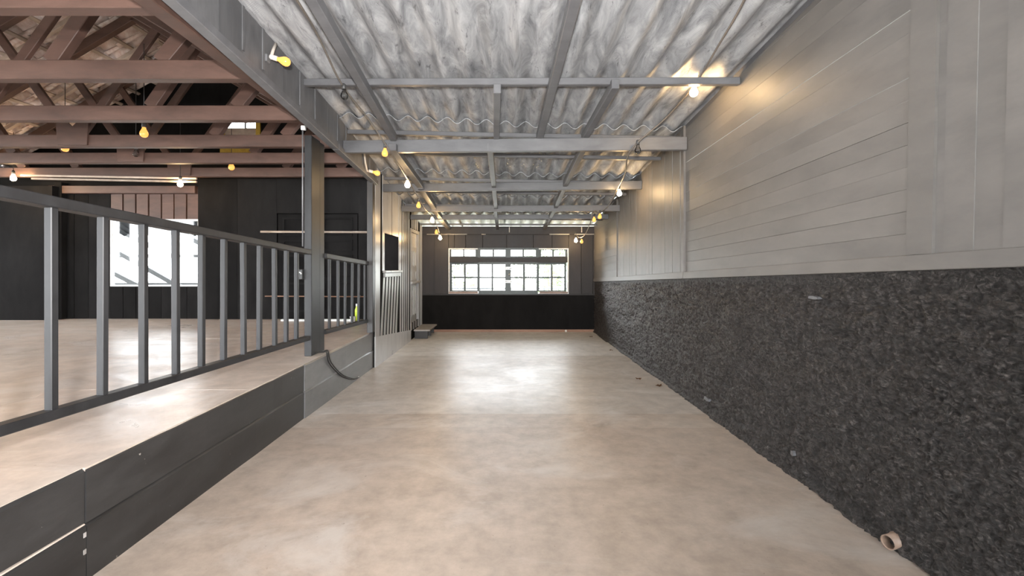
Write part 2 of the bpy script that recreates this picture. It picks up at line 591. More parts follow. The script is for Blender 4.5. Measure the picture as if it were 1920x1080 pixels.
YJ = 3.92
skirt_plank(-0.6, 1.885, 0.240, ZP - 0.003, XL - 0.004, 0.06)
skirt_plank(-2.4, -0.605, 0.240, ZP - 0.003, XL - 0.004)
skirt_plank(1.889, YJ, 0.239, ZP - 0.003, XL)
skirt_plank(YJ + 0.006, 5.93, 0.236, ZP - 0.003, XL + 0.006, None, 'skirt_grey')
bm = bmesh.new()
add_hex(bm, [(XL - 0.07, -2.4, 0.2335), (XL, -2.4, 0.2335), (XL, 1.885, 0.2335), (XL - 0.02, 1.885, 0.2335),
             (XL - 0.07, -2.4, 0.238), (XL - 0.003, -2.4, 0.238), (XL - 0.003, 1.885, 0.238), (XL - 0.02, 1.885, 0.238)])
from_bm('dusty_ledge', bm, 'stage', sk)
skirt_plank(-2.4, 1.885, 0.0, 0.233, XL + 0.002)
skirt_plank(1.889, YJ, 0.0, 0.235, XL + 0.002)
skirt_plank(YJ + 0.006, 5.93, 0.0, 0.232, XL + 0.010, None, 'skirt_grey')
for zc in (0.185, 0.115):
    box('nail_scar', XL + 0.001, XL + 0.006, 1.872, 1.884, zc, zc + 0.02, 'step_top', sk)

# ------------------------------------------------------------------ right wall
wr = thing('wall_right', (XR, 4, 0), 'long right wall, rough black render below grey painted boards', 'wall', kind='structure')

# rough render, real relief
bm = bmesh.new()
yy = []
y = -1.6
while y < YB + 0.02:
    yy.append(y)
    y += 0.03 if y < 0.8 else 0.0075 + 0.0021 * max(0, y - 1.5)
nz = 110
grid = []
for y in yy:
    zt = z_ledge(y)
    row = []
    for k in range(nz + 1):
        t = k / nz
        z = zt * t - 0.01 * (1 - t)
        p1 = Vector((1.3, y * 2.4, z * 6.5))
        p2 = Vector((7.7, y * 21, z * 34))
        p3 = Vector((3.1, y * 48, z * 62))
        a = noise.fractal(p1, 0.9, 2.1, 3)
        bb = abs(noise.noise(p2 + Vector((a, a, 0))))
        cc = noise.noise(p3 + Vector((0, bb * 3, a * 2)))
        d = 0.019 * a + 0.030 * (0.32 - bb) + 0.012 * cc
        # sharp horizontal tears
        tear = noise.noise((5.5, y * 3.1, z * 17))
        if tear > 0.42:
            d -= 0.07 * (tear - 0.42)
        if t > 0.94:
            d *= (1 - t) / 0.06
        if t < 0.03:
            d += 0.02
        x = XR + 0.012 - d - 0.012 * (1 - t)
        row.append(bm.verts.new((x, y, z + 0.004 * cc)))
    row.append(bm.verts.new((XR + 0.12, y, zt)))
    grid.append(row)
for i in range(len(grid) - 1):
    for k in range(len(grid[i]) - 1):
        bm.faces.new([grid[i][k], grid[i + 1][k], grid[i + 1][k + 1], grid[i][k + 1]])
me = bpy.data.meshes.new('rough_render')
bm.to_mesh(me); bm.free()
for p in me.polygons:
    p.use_smooth = True
rr = link('rough_render', me, 'rough', wr)
tag(rr, 'rough black clawed render')
box('wall_core', XR + 0.06, XR + 0.14, -1.6, YB, -0.1, 0.95, 'black', wr)
for (px, py, w, h) in ((1525, 558, 0.085, 0.02), (1325, 748, 0.10, 0.035), (1486, 850, 0.03, 0.03)):
    c = PX(px, py, XR - 0.012)
    poly = [(-w * .5, -h * .3), (-w * .1, -h * .5), (w * .5, -h * .35), (w * .42, h * .4), (w * .05, h * .5), (-w * .4, h * .25)]
    plate('filler_patch', poly, lambda u, v_, d, c=c: (c.x - 0.004 + d, c.y + u, c.z + v_), 0.03, 'patch', wr)


def wall_plate(name, poly, mat, x=XR, thick=0.022):
    return plate(name, poly, lambda u, v_, d: (x + d, u, v_), thick, mat, wr)


def roof_keep(y, z):
    return z_roof(XR, y) + 0.005 - z


# bottom rail
bm = bmesh.new()
for y0, y1 in ((-1.6, 4.58), (4.585, YB)):
    add_hex(bm, [(XR - 0.016, y0, z_ledge(y0) - 0.006), (XR + 0.03, y0, z_ledge(y0) - 0.006), (XR + 0.03, y1, z_ledge(y1) - 0.006), (XR - 0.016, y1, z_ledge(y1) - 0.006),
                 (XR - 0.010, y0, z_ledge(y0) + 0.064), (XR + 0.03, y0, z_ledge(y0) + 0.064), (XR + 0.03, y1, z_ledge(y1) + 0.064), (XR - 0.010, y1, z_ledge(y1) + 0.064)], 0.003)
from_bm('bottom_rail', bm, 'wall_wood', wr)
LEAN = 0.045


def vplanks(y0, y1, w, lean=0.0):
    y = y0
    while y < y1 - 0.01:
        ww = min(w * random.uniform(0.85, 1.15), y1 - y)
        if y1 - (y + ww) < 0.03:
            ww = y1 - y
        g0, g1 = random.uniform(0.0006, 0.0012), random.uniform(0.0008, 0.0028)
        a, b_ = y + g0, y + ww - g0
        zl = z_ledge(y) + 0.052
        poly = [(a, zl), (b_, zl), (b_ - lean - (g1 - g0), 3.3), (a - lean + (g1 - g0), 3.3)]
        poly = clip(poly, roof_keep)
        wall_plate('plank', poly, 'wall_wood', XR + random.uniform(-0.003, 0.002), 0.006)
        y += ww


def hboards(y0, y1, w):
    k = 0
    while True:
        off0 = 0.062 + k * w
        if z_ledge(y1) + off0 > z_roof(XR, y0) + 0.02:
            break
        ga, gb = (random.uniform(0.001, 0.0028), random.choice((0.0012, 0.0022, 0.003))) if k > 8 else (random.uniform(0.001, 0.0018), random.choice((0.0012, 0.0016, 0.0024)))
        poly = [(y0, z_ledge(y0) + off0), (y1, z_ledge(y1) + off0), (y1, z_ledge(y1) + off0 + w - gb), (y0, z_ledge(y0) + off0 + w - ga)]
        poly = clip(poly, roof_keep)
        if len(poly) >= 3:
            wall_plate('board', poly, 'wall_wood', XR + random.uniform(-0.003, 0.002), 0.007)
        k += 1


vplanks(-1.6, 1.925, 0.118, LEAN)
hboards(2.0, 4.545, 0.0995)
vplanks(4.585, 7.33, 0.11)
hboards(7.37, YB, 0.12)
# lining behind the lowest boards
for ya, yb in ((2.0, 4.57), (7.35, YB)):
    wall_plate('lining_board', [(ya, z_ledge(ya) + 0.03), (yb, z_ledge(yb) + 0.03), (yb, z_ledge(yb) + 0.68), (ya, z_ledge(ya) + 0.68)], 'black', XR + 0.012, 0.01)
# uprights between the boarded bays
for (ya, yb, xo, lean, wd) in ((1.905, 2.03, 0.012, LEAN, 0.1), (4.545, 4.585, 0.022, 0.0, 0.04), (7.33, 7.37, 0.014, 0.0, 0.04)):
    zl = z_ledge(ya) + 0.062
    poly = clip([(ya, zl), (yb, zl), (yb - lean, 3.3), (ya - lean, 3.3)], roof_keep)
    wall_plate('upright', poly, 'wall_wood', XR - xo, 0.03)
# wall plate under the sheets
bm = bmesh.new()
for y0, y1 in ((-1.6, 4.6), (4.6, YB)):
    add_hex(bm, [(XR + 0.0, y0, z_roof(XR, y0) - 0.03), (XR + 0.08, y0, z_roof(XR, y0) - 0.03), (XR + 0.08, y1, z_roof(XR, y1) - 0.03), (XR + 0.0, y1, z_roof(XR, y1) - 0.03),
                 (XR + 0.0, y0, z_roof(XR, y0) + 0.01), (XR + 0.08, y0, z_roof(XR, y0) + 0.01), (XR + 0.08, y1, z_roof(XR, y1) + 0.01), (XR + 0.0, y1, z_roof(XR, y1) + 0.01)])
from_bm('wall_plate', bm, 'beam', wr)

# ------------------------------------------------------------------ ceiling: corrugated sheets
ce = thing('ceiling', (0, 4, 2.8), 'silver grey corrugated roof sheets seen from below', 'ceiling', kind='structure')
PITCH, AMP = 0.20, 0.029


def sheet(x0, x1, y0, y1, drop, lift, mat='sheet'):
    nx = int((x1 - x0) / PITCH * 10)
    cuts = [y0 + (y1 - y0) * k / 5 for k in range(6)]
    if y0 < 4.6 < y1:
        cuts = sorted(cuts + [4.6])
    bm = bmesh.new()
    lay = []
    for th in (0.0, 0.007):
        rows = []
        for y in cuts:
            t = (y - y0) / (y1 - y0)
            row = []
            for i in range(nx + 1):
                x = x0 + (x1 - x0) * i / nx
                z = z_roof(x, y) + AMP * math.cos(2 * math.pi * x / PITCH) - drop * (1 - t) + lift + th + 0.012
                row.append(bm.verts.new((x, y, z)))
            rows.append(row)
        lay.append(rows)
    for th in (0, 1):
        R = lay[th]
        for j in range(len(cuts) - 1):
            for i in range(nx):
                q = [R[j][i], R[j][i + 1], R[j + 1][i + 1], R[j + 1][i]]
                bm.faces.new(q if th else q[::-1])
    A, B = lay
    for i in range(nx):
        bm.faces.new([A[0][i], A[0][i + 1], B[0][i + 1], B[0][i]])
        bm.faces.new([A[-1][i + 1], A[-1][i], B[-1][i], B[-1][i + 1]])
    for j in range(len(cuts) - 1):
        bm.faces.new([A[j + 1][0], A[j][0], B[j][0], B[j + 1][0]])
        bm.faces.new([A[j][-1], A[j + 1][-1], B[j + 1][-1], B[j][-1]])
    me = bpy.data.meshes.new('sheet')
    bmesh.ops.recalc_face_normals(bm, faces=bm.faces)
    bm.to_mesh(me); bm.free()
    for p in me.polygons:
        p.use_smooth = True
    o = link('roof_sheet', me, mat, ce)
    md = o.modifiers.new('edge', 'EDGE_SPLIT')
    md.split_angle = math.radians(60)
    return o


rowsY = [(-2.75, 0.75), (0.6, 2.45), (2.3, 4.78), (4.62, 6.3), (6.15, 7.35), (7.2, 8.4), (8.25, 9.75)]
xsh = [-1.77, -0.885, 0.0, 0.885, 1.9]
for r_, (y0, y1) in enumerate(rowsY):
    for i in range(4):
        sheet(xsh[i] - (0.05 if i else 0), xsh[i + 1], y0, y1, 0.021, 0.0 + 0.004 * (i % 2), 'fibreglass' if r_ == 6 else 'sheet')

# light leaks painted as cream flecks on a few corrugations beyond the first beam
M['light_fleck'] = plain('cream_light_fleck', (0.75, 0.66, 0.40), 0.5)
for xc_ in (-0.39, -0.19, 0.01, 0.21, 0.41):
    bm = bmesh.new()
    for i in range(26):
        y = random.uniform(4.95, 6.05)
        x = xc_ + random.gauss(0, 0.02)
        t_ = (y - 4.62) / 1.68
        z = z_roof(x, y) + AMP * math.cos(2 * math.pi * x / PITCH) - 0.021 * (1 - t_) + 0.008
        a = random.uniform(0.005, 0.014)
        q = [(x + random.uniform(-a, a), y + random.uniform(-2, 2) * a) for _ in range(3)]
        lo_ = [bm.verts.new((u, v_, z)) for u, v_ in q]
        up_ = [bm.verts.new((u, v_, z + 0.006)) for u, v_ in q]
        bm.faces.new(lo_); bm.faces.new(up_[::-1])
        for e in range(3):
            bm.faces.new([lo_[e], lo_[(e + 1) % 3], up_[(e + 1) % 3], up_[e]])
    tag(from_bm('painted_light_flecks', bm, 'light_fleck', ce), kind='stuff')

# ------------------------------------------------------------------ grey roof frame: cross beams, purlins, rafters
rf = thing('roof_frame', (0, 4.5, 2.6), 'grey painted roof timbers under the corrugated sheets', 'roof frame', kind='structure')


def cross(name, yr, yl, zr0, zr1, zl0, zl1, w, xl=XF + 0.0, xr=XR - 0.005):
    bm = bmesh.new()
    add_hex(bm, [(xl, yl, zl0), (xr, yr, zr0), (xr, yr + w, zr0), (xl, yl + w, zl0),
                 (xl, yl, zl1), (xr, yr, zr1), (xr, yr + w, zr1), (xl, yl + w, zl1)], 0.005)
    return from_bm(name, bm, 'beam', rf)


cross('cross_beam', 4.49, 4.72, 2.475, 2.605, 2.505, 2.633, 0.06)
cross('cross_beam', 5.98, 6.24, 2.345, 2.455, 2.355, 2.46, 0.06)
cross('cross_beam', 7.15, 7.35, 2.20, 2.30, 2.22, 2.31, 0.06)
cross('cross_beam', 7.95, 8.05, 2.165, 2.25, 2.165, 2.25, 0.06)
# purlins right under the sheets
for yr, yl, h in ((0.9, 1.0, 0.055), (2.15, 2.3, 0.055), (3.47, 3.80, 0.055), (4.66, 4.84, 0.045), (5.25, 5.4, 0.04), (6.2, 6.3, 0.04), (6.75, 6.85, 0.04), (7.6, 7.6, 0.04), (8.45, 8.45, 0.04), (8.95, 8.95, 0.035)):
    zr, zl = z_roof(XR, yr) - 0.055, z_roof(XF, yl) - 0.055
    cross('purlin', yr, yl, zr - h, zr, zl - h, zl, 0.05)


def rafter(x0, y0, x1, y1, z0, z1, w=0.065, h=0.075):
    bm = bmesh.new()
    d = w / 2
    add_hex(bm, [(x0 - d, y0, z0), (x0 + d, y0, z0), (x1 + d, y1, z1), (x1 - d, y1, z1),
                 (x0 - d, y0, z0 + h), (x0 + d, y0, z0 + h), (x1 + d, y1, z1 + h), (x1 - d, y1, z1 + h)], 0.004)
    return from_bm('rafter', bm, 'beam', rf)


def zraf(y):
    return 2.612 + 0.079 * (4.6 - y)


for xa, ya, xb in ((-1.0, 0.3, -1.158), (0.43, 0.3, 0.341)):
    rafter(xa, ya, xb, 4.66, zraf(ya), zraf(4.66))
for xa, ya, xb in ((-0.07, 3.60, -0.10), (0.85, 3.52, 0.80)):
    rafter(xa, ya, xb, 4.66, zraf(ya), zraf(4.66), 0.06)
for x in (-1.16, -0.165, 0.79):
    w = 0.08 if x < -1 else 0.06
    rafter(x, 4.62, x, 6.12, 2.50, 2.385, w)
    rafter(x, 6.14, x, 7.28, 2.375, 2.245, w)
    rafter(x - 0.01, 7.3, x - 0.01, 9.22, 2.235, 2.085, w)

# ------------------------------------------------------------------ fascia between passage roof and hall
fa = thing('trim_2', (XF, 3, 2.5), 'charcoal vertical board fascia hanging above the railing', 'fascia', kind='structure')
y = -2.6
k = 0
while y < 5.93:
    w = min(0.265 + random.uniform(-0.03, 0.03), 5.95 - y)
    a, b_ = y + 0.0015, y + w - 0.0015
    zt = lambda yy_: z_roof(XF, yy_) - 0.022
    poly = [(a, z_fascia(a) + 0.02), (b_, z_fascia(b_) + 0.02), (b_, zt(b_)), (a, zt(a))]
    x = XF - 0.018 + random.uniform(-0.003, 0.003)
    plate('fascia_board', poly, lambda u, v_, d, x=x: (x + d, u, v_), 0.02, 'fascia', fa)
    # thin cover strip on the joint
    if k % 3 != 1 and b_ < 5.9:
        zc = z_fascia(b_) + 0.09
        box('cover_strip', XF, XF + 0.008, b_ - 0.012, b_ + 0.012, zc, zt(b_) - 0.01, 'fascia', fa)
    y += w
    k += 1
for y0, y1 in ((-2.6, 4.55), (4.56, 5.95)):
    bm = bmesh.new()
    add_hex(bm, [(XF - 0.05, y0, z_fascia(y0)), (XF + 0.022, y0, z_fascia(y0)), (XF + 0.022, y1, z_fascia(y1)), (XF - 0.05, y1, z_fascia(y1)),
                 (XF - 0.05, y0, z_fascia(y0) + 0.055), (XF + 0.022, y0, z_fascia(y0) + 0.055), (XF + 0.022, y1, z_fascia(y1) + 0.055), (XF - 0.05, y1, z_fascia(y1) + 0.055)], 0.004)
    from_bm('edge_board', bm, 'beam', fa)

# ------------------------------------------------------------------ posts
p1 = thing('timber_post', (-1.88, 4.43, ZP), 'tall thick grey post between the two railings', 'post', 'posts holding the fascia')
box('post_shaft', -1.905, -1.835, 4.276, 4.47, ZP, z_fascia(4.4) + 0.05, 'rail', p1, 0.004)
box('back_board', -1.90, -1.838, 4.474, 4.585, ZP, z_fascia(4.5) + 0.05, 'rail', p1, 0.004)
p2 = thing('timber_post', (-1.75, 5.87, ZP), 'slimmer black post at the end of the short railing', 'post', 'posts holding the fascia')
box('post_shaft', -1.79, -1.715, 5.83, 5.925, ZP, z_fascia(5.87) + 0.03, 'black', p2, 0.004)

# ------------------------------------------------------------------ railings
def railing(label, xa, ya, xb, yb, top_a, top_b, bot_a, bot_b, ys_, bw, th=0.045):
    t = thing('railing', ((xa + xb) / 2, (ya + yb) / 2, ZP), label, 'railing', 'railings along the raised hall floor')

    def lerp(y, a, b_):
        return a + (b_ - a) * (y - ya) / (yb - ya)

    def rail(name, za, zb, h, w):
        bm = bmesh.new()
        add_hex(bm, [(xa - w, ya, za - h), (xa + w, ya, za - h), (xb + w, yb, zb - h), (xb - w, yb, zb - h),
                     (xa - w, ya, za), (xa + w, ya, za), (xb + w, yb, zb), (xb - w, yb, zb)], 0.004)
        return from_bm(name, bm, 'rail', t)
    rail('top_rail', top_a, top_b, th, 0.038)
    bm_ = rail('bottom_rail', bot_a, bot_b, 0.042, 0.028)
    for y in ys_:
        x = lerp(y, xa, xb)
        z0, z1 = lerp(y, bot_a, bot_b) - 0.006, lerp(y, top_a, top_b) - th + 0.006
        bm = bmesh.new()
        dx = random.uniform(-0.004, 0.004)
        h = bw / 2
        add_hex(bm, [(x - h + dx, y - h, z0), (x + h + dx, y - h, z0), (x + h + dx, y + h, z0), (x - h + dx, y + h, z0),
                     (x - h, y - h, z1), (x + h, y - h, z1), (x + h, y + h, z1), (x - h, y + h, z1)], 0.003)
        from_bm('baluster', bm, 'rail', t)
    return t


XRL = -1.872
ysb = [F * -XRL / (CX - px) for px in (96, 193, 268.5, 329, 378, 420, 456, 487, 514.5, 537, 556)]
ysb = [ysb[0] - 0.23 * k for k in (4, 3, 2, 1)] + ysb
railing('long dark grey timber railing leading up to the thick post', XRL, 0.7, XRL, 4.275, 1.60 + 0.0505 * 0.984, 1.474, 0.7245 + 0.023 * 0.984, 0.664, ysb, 0.032)
ysb2 = [F * 1.83 / (CX - px) for px in (620, 634.5, 647, 659, 670, 680)]
railing('short dark grey timber railing between the two posts', -1.85, 4.586, -1.802, 5.828, 1.452, 1.389, 0.674, 0.643, ysb2, 0.026, 0.05)

# ------------------------------------------------------------------ left wall of the passage
wl = thing('wall_left', (-1.72, 7.6, 0), 'grey black boarded wall with serving hatch, beyond the railings', 'wall', kind='structure')
XW = -1.72
H0, H1, HZ0, HZ1 = 6.43, 7.24, 1.265, 1.80      # hatch
D0, D1, DZ0, DZ1 = 8.17, 8.97, 0.30, 1.963      # door


def wtop(y):
    return z_roof(XW, y) - 0.03


def lplate(name, poly, mat, x, thick, parent=None):
    return plate(name, poly, lambda u, v_, d: (x - d, u, v_), thick, mat, parent or wl)


# backing panels around the openings
def backing(y0, y1, z0, z1):
    lplate('backing_panel', [(y0, z0), (y1, z0), (y1, z1 if z1 else wtop(y1)), (y0, z1 if z1 else wtop(y0))], 'hall_black', XW - 0.004, 0.03)


backing(5.93, H0, 0.0, None)
backing(H0, H1, 0.0, HZ0)
backing(H0, H1, HZ1, None)
backing(H1, D0, 0.0, None)
backing(D0, D1, 0.0, DZ0)
backing(D0, D1, DZ1, None)
backing(D1, YB, 0.0, None)
# kerb plank along the foot
lplate('kerb_plank', [(5.935, 0.0), (8.15, 0.0), (8.15, 0.19), (5.935, 0.40)], 'left_wall', XW + 0.012, 0.05)


def kerb(y):
    return 0.40 - 0.21 * (y - 5.935) / 2.215


# corner board
lplate('corner_board', [(5.955, kerb(5.955)), (6.16, kerb(6.16)), (6.20, wtop(6.2)), (5.955, wtop(5.955))], 'left_wall', XW + 0.004, 0.035)
lplate('casing', [(6.30, HZ0), (6.40, HZ0), (6.40, wtop(6.4)), (6.30, wtop(6.3))], 'left_wall', XW + 0.004, 0.035)
lplate('casing', [(7.26, HZ0), (7.36, HZ0), (7.36, wtop(7.36)), (7.26, wtop(7.26))], 'left_wall', XW + 0.004, 0.035)
# shutters above the hatch
for a, b_ in ((6.42, 6.82), (6.85, 7.25)):
    lplate('shutter_board', [(a, HZ1), (b_, HZ1), (b_, wtop(b_)), (a, wtop(a))], 'left_wall', XW - 0.002, 0.02)
    # sill in two tiers
box('hatch_sill', XW - 0.12, XW + 0.045, 6.33, 7.36, 1.235, 1.268, 'left_wall', wl, 0.004)
box('sill_apron', XW - 0.03, XW + 0.025, 6.36, 7.34, 1.175, 1.232, 'left_wall', wl, 0.004)
# leaning battens below the hatch
for i in range(6):
    y = 6.36 + 0.165 * i
    lplate('batten', [(y - 0.14, kerb(y - 0.14)), (y - 0.05, kerb(y - 0.05)), (y + 0.085, 1.172), (y, 1.172)], 'left_wall', XW + random.uniform(-0.002, 0.002), 0.012)
# battens between hatch and door
for i in range(5):
    y = 7.39 + 0.15 * i
    lplate('batten', [(y - 0.05, kerb(y)), (y + 0.03, kerb(y)), (y + 0.085, wtop(y)), (y + 0.0, wtop(y))], 'left_wall', XW + random.uniform(-0.002, 0.002), 0.012)
for y in (8.25, 8.42, 8.59, 8.76):
    lplate('batten', [(y, DZ1 + 0.07), (y + 0.09, DZ1 + 0.07), (y + 0.09, wtop(y + 0.09)), (y, wtop(y))], 'left_wall', XW, 0.012)
for y in (8.26, 8.46, 8.66, 8.86):
    lplate('batten', [(y - 0.05, 0.17), (y + 0.04, 0.17), (y + 0.04, DZ0), (y - 0.05, DZ0)], 'left_wall', XW, 0.012)
for y in (9.06, 9.14, 9.21):
    lplate('batten', [(y, 0.02), (y + 0.045, 0.02), (y + 0.045, wtop(y)), (y, wtop(y))], 'left_wall', XW + 0.006, 0.012)
# dark room behind the hatch and door
box('inner_screen', -2.7, XW - 0.04, 9.24, 9.28, 0.3, 2.4, 'hall_black', wl)
box('inner_screen', -2.72, -2.68, 7.6, 9.28, 0.3, 2.5, 'hall_black', wl)

# panelled door
d1 = thing('door_1', (XW, 8.57, DZ0), 'narrow grey panelled door above the small step', 'door', kind='structure')
lplate('frame_side', [(D0 - 0.03, 0.19), (D0 + 0.05, 0.19), (D0 + 0.05, DZ1 + 0.06), (D0 - 0.03, DZ1 + 0.06)], 'left_wall', XW + 0.002, 0.05, d1)
lplate('frame_side', [(D1 - 0.05, 0.02), (D1 + 0.03, 0.02), (D1 + 0.03, DZ1 + 0.06), (D1 - 0.05, DZ1 + 0.06)], 'left_wall', XW + 0.002, 0.05, d1)
lplate('frame_head', [(D0 + 0.05, DZ1), (D1 - 0.05, DZ1), (D1 - 0.05, DZ1 + 0.06), (D0 + 0.05, DZ1 + 0.06)], 'left_wall', XW + 0.002, 0.05, d1)
leaf = lplate('door_leaf', [(D0 + 0.055, DZ0), (8.74, DZ0), (8.74, DZ1 - 0.01), (D0 + 0.055, DZ1 - 0.01)], 'left_wall', XW - 0.012, 0.03, d1)
for (a, b_, z0, z1) in ((8.28, 8.45, 0.42, 0.98), (8.52, 8.69, 0.42, 0.98), (8.28, 8.69, 1.08, 1.26), (8.28, 8.45, 1.33, 1.62), (8.52, 8.69, 1.33, 1.62), (8.28, 8.69, 1.69, 1.90)):
    bm = bmesh.new()
    for (u0, u1, w0, w1) in ((a, b_, z0, z0 + 0.025), (a, b_, z1 - 0.025, z1), (a, a + 0.025, z0 + 0.025, z1 - 0.025), (b_ - 0.025, b_, z0 + 0.025, z1 - 0.025)):
        add_box(bm, XW - 0.014, XW - 0.002, u0, u1, w0, w1)
    from_bm('panel_moulding', bm, 'left_wall', leaf)
box('door_bar', XW + 0.0, XW + 0.035, D0 - 0.02, 8.93, 1.015, 1.06, 'left_wall', d1, 0.004)
box('door_gap_panel', XW - 0.06, XW - 0.045, 8.745, 8.915, DZ0, DZ1, 'hall_black', d1)

# small step
st = thing('wooden_step', (-1.58, 8.77, 0), 'low wooden step with pale worn tread at the narrow door', 'step')
box('tread', -1.70, -1.40, 8.33, 9.18, 0.142, 0.17, 'step_top', st, 0.004)
for y in (8.37, 8.72, 9.08):
    box('leg_board', -1.69, -1.45, y, y + 0.035, 0.002, 0.142, 'black', st, 0.002)
box('side_board', -1.69, -1.665, 8.405, 9.08, 0.002, 0.142, 'black', st, 0.002)

# ------------------------------------------------------------------ unseen near end wall and gateway, added to limit daylight from behind
wf = thing('added_wall_front', (0, -2.6, 0), 'unseen near end wall of the passage with an open gateway, added to limit daylight', 'wall', kind='structure')
for x0_, x1_, z0_, z1_ in ((XL - 0.1, -0.7, -0.1, 3.3), (-0.7, 1.75, 2.3, 3.3), (1.75, 1.95, -0.1, 3.3)):
    box('wall_panel', x0_, x1_, -2.6, -2.55, z0_, z1_, 'black', wf)
box('wall_panel', XR, XR + 0.05, -2.6, -1.6, -0.1, 3.3, 'black', wf)

# ------------------------------------------------------------------ back wall of the passage
wb = thing('wall_back', (0, YB, 0), 'far black brown wall with the wide gridded window', 'wall', kind='structure')


def bpx(px): return (px - CX) * YB / F
def bpz(py): return EYE - (py - CY) * YB / F


WX0, WX1, WZ0, WZ1 = bpx(841), bpx(1066), bpz(551), bpz(465.5)
XB0, XB1 = -1.80, 1.92
ZTB = 2.155
box('lower_panel', XB0, XB1, YB - 0.02, YB + 0.05, 0.05, bpz(553.5), 'hall_black', wb, 0.003)
box('rail_board', XB0, XB1, YB - 0.005, YB + 0.05, bpz(553.5), WZ0, 'back_wall', wb)
for xa, xb in ((XB0, bpx(814)), (bpx(814), WX0), (WX1, bpx(1090)), (bpx(1090), bpx(1112)), (bpx(1112), XB1)):
    box('wall_board', xa + 0.003, xb - 0.003, YB + random.uniform(-0.004, 0.004), YB + 0.05, WZ0, bpz(440), 'back_wall', wb, 0.003)
seg = [WX0, bpx(852), bpx(873), bpx(905), bpx(950), bpx(1000), bpx(1035), WX1]
for xa, xb in zip(seg, seg[1:]):
    box('wall_board', xa + 0.002, xb - 0.002, YB + random.uniform(-0.004, 0.003), YB + 0.05, WZ1, bpz(440), 'back_wall', wb, 0.003)
box('head_plate', XB0, XB1, YB - 0.03, YB + 0.05, bpz(440), ZTB, 'back_wall', wb, 0.004)
for xa, xb in ((bpx(1090), bpx(1094)), (bpx(812), bpx(815))):
    box('cover_strip', xa, xb, YB - 0.018, YB, WZ0, bpz(442), 'back_wall', wb)
for pa, pb in ((801, 876), (903, 911), (1030, 1067), (1077, 1113)):
    tube('conduit', [(bpx(pa), YB - 0.045, bpz(439.6)), (bpx(pb), YB - 0.045, bpz(439.6))], 0.009, 'pale_conduit', wb)
for px in (955, 1090):
    box('hanger_strip', bpx(px - 0.7), bpx(px + 0.7), YB - 0.05, YB - 0.03, bpz(436), bpz(426), 'pale_conduit', wb)
box('wall_lining', XB0, WX0 - 0.002, YB + 0.055, YB + 0.07, -0.05, ZTB, 'hall_black', wb)
box('wall_lining', WX1 + 0.002, XB1, YB + 0.055, YB + 0.07, -0.05, ZTB, 'hall_black', wb)
box('wall_lining', WX0, WX1, YB + 0.055, YB + 0.07, WZ1 + 0.002, ZTB, 'hall_black', wb)
bb = box('baseboard_back', XB0, XB1, YB - 0.035, YB + 0.03, 0.0, 0.05, 'rust_wood')
tag(bb, 'thin reddish wood baseboard under the far black wall', 'baseboard', kind='structure')

# ------------------------------------------------------------------ window in the back wall
w1 = thing('window_1', (0, YB, WZ0), 'wide dark window of many small panes in the far wall', 'window', kind='structure')


def rect_frame(name, xa, xb, za, zb, t, y0, y1, mat, parent, mull=(), rows_=()):
    bm = bmesh.new()
    add_box(bm, xa, xb, y0, y1, za, za + t)
    add_box(bm, xa, xb, y0, y1, zb - t, zb)
    add_box(bm, xa, xa + t, y0, y1, za + t, zb - t)
    add_box(bm, xb - t, xb, y0, y1, za + t, zb - t)
    for c in mull:
        add_box(bm, c - 0.011, c + 0.011, y0 + 0.008, y1 - 0.008, za + t, zb - t)
    for c in rows_:
        add_box(bm, xa + t, xb - t, y0 + 0.006, y1 - 0.006, c - 0.011, c + 0.011)
    return from_bm(name, bm, mat, parent)


rect_frame('outer_frame', WX0, WX1, WZ0, WZ1, 0.022, YB - 0.012, YB + 0.09, 'white_paint', w1)
zr0, zr1 = bpz(496), bpz(481)   # transom rail
box('transom_rail', WX0 + 0.02, WX1 - 0.02, YB - 0.008, YB + 0.07, bpz(492.5), bpz(482), 'back_wall', w1, 0.004)


def zx(x): return bpx(780 + x / 4.1528)
def zz(y_): return bpz(380 + y_ / 4.1528)


lower = [(262, 486), (486, 718), (718, 948), (948, 1172)]
lpx = [((278, 373), (385, 477)), ((495, 590), (600, 695)), ((738, 833), (847, 940)), ((958, 1053), (1063, 1158))]
upx = [((272, 365), (375, 462)), ((502, 597), (607, 697)), ((738, 830), (840, 933)), ((975, 1063), (1073, 1165))]


def sash(xa, xb, za, zb, panes_x, panes_z, yoff):
    y0, y1 = YB + yoff, YB + yoff + 0.034
    panes_x = [(p + 0.004, q - 0.004) for p, q in panes_x]
    panes_z = [(p + 0.004, q - 0.004) for p, q in panes_z]
    bm = bmesh.new()
    # stiles and rails as bars between the panes
    cols = [xa] + [c for p in panes_x for c in p] + [xb]
    for i in range(0, len(cols), 2):
        add_box(bm, cols[i], cols[i + 1], y0, y1, za, zb)
    rws = [za] + [c for p in panes_z for c in p] + [zb]
    for i in range(0, len(rws), 2):
        for p in panes_x:
            add_box(bm, p[0], p[1], y0 + 0.002, y1 - 0.002, rws[i], rws[i + 1])
    s = from_bm('sash', bm, 'sash', w1)
    for p in panes_x:
        for q in panes_z:
            box('pane', p[0] - 0.003, p[1] + 0.003, y0 + 0.014, y0 + 0.018, q[0] - 0.003, q[1] + 0.003, 'glass', s)
    return s


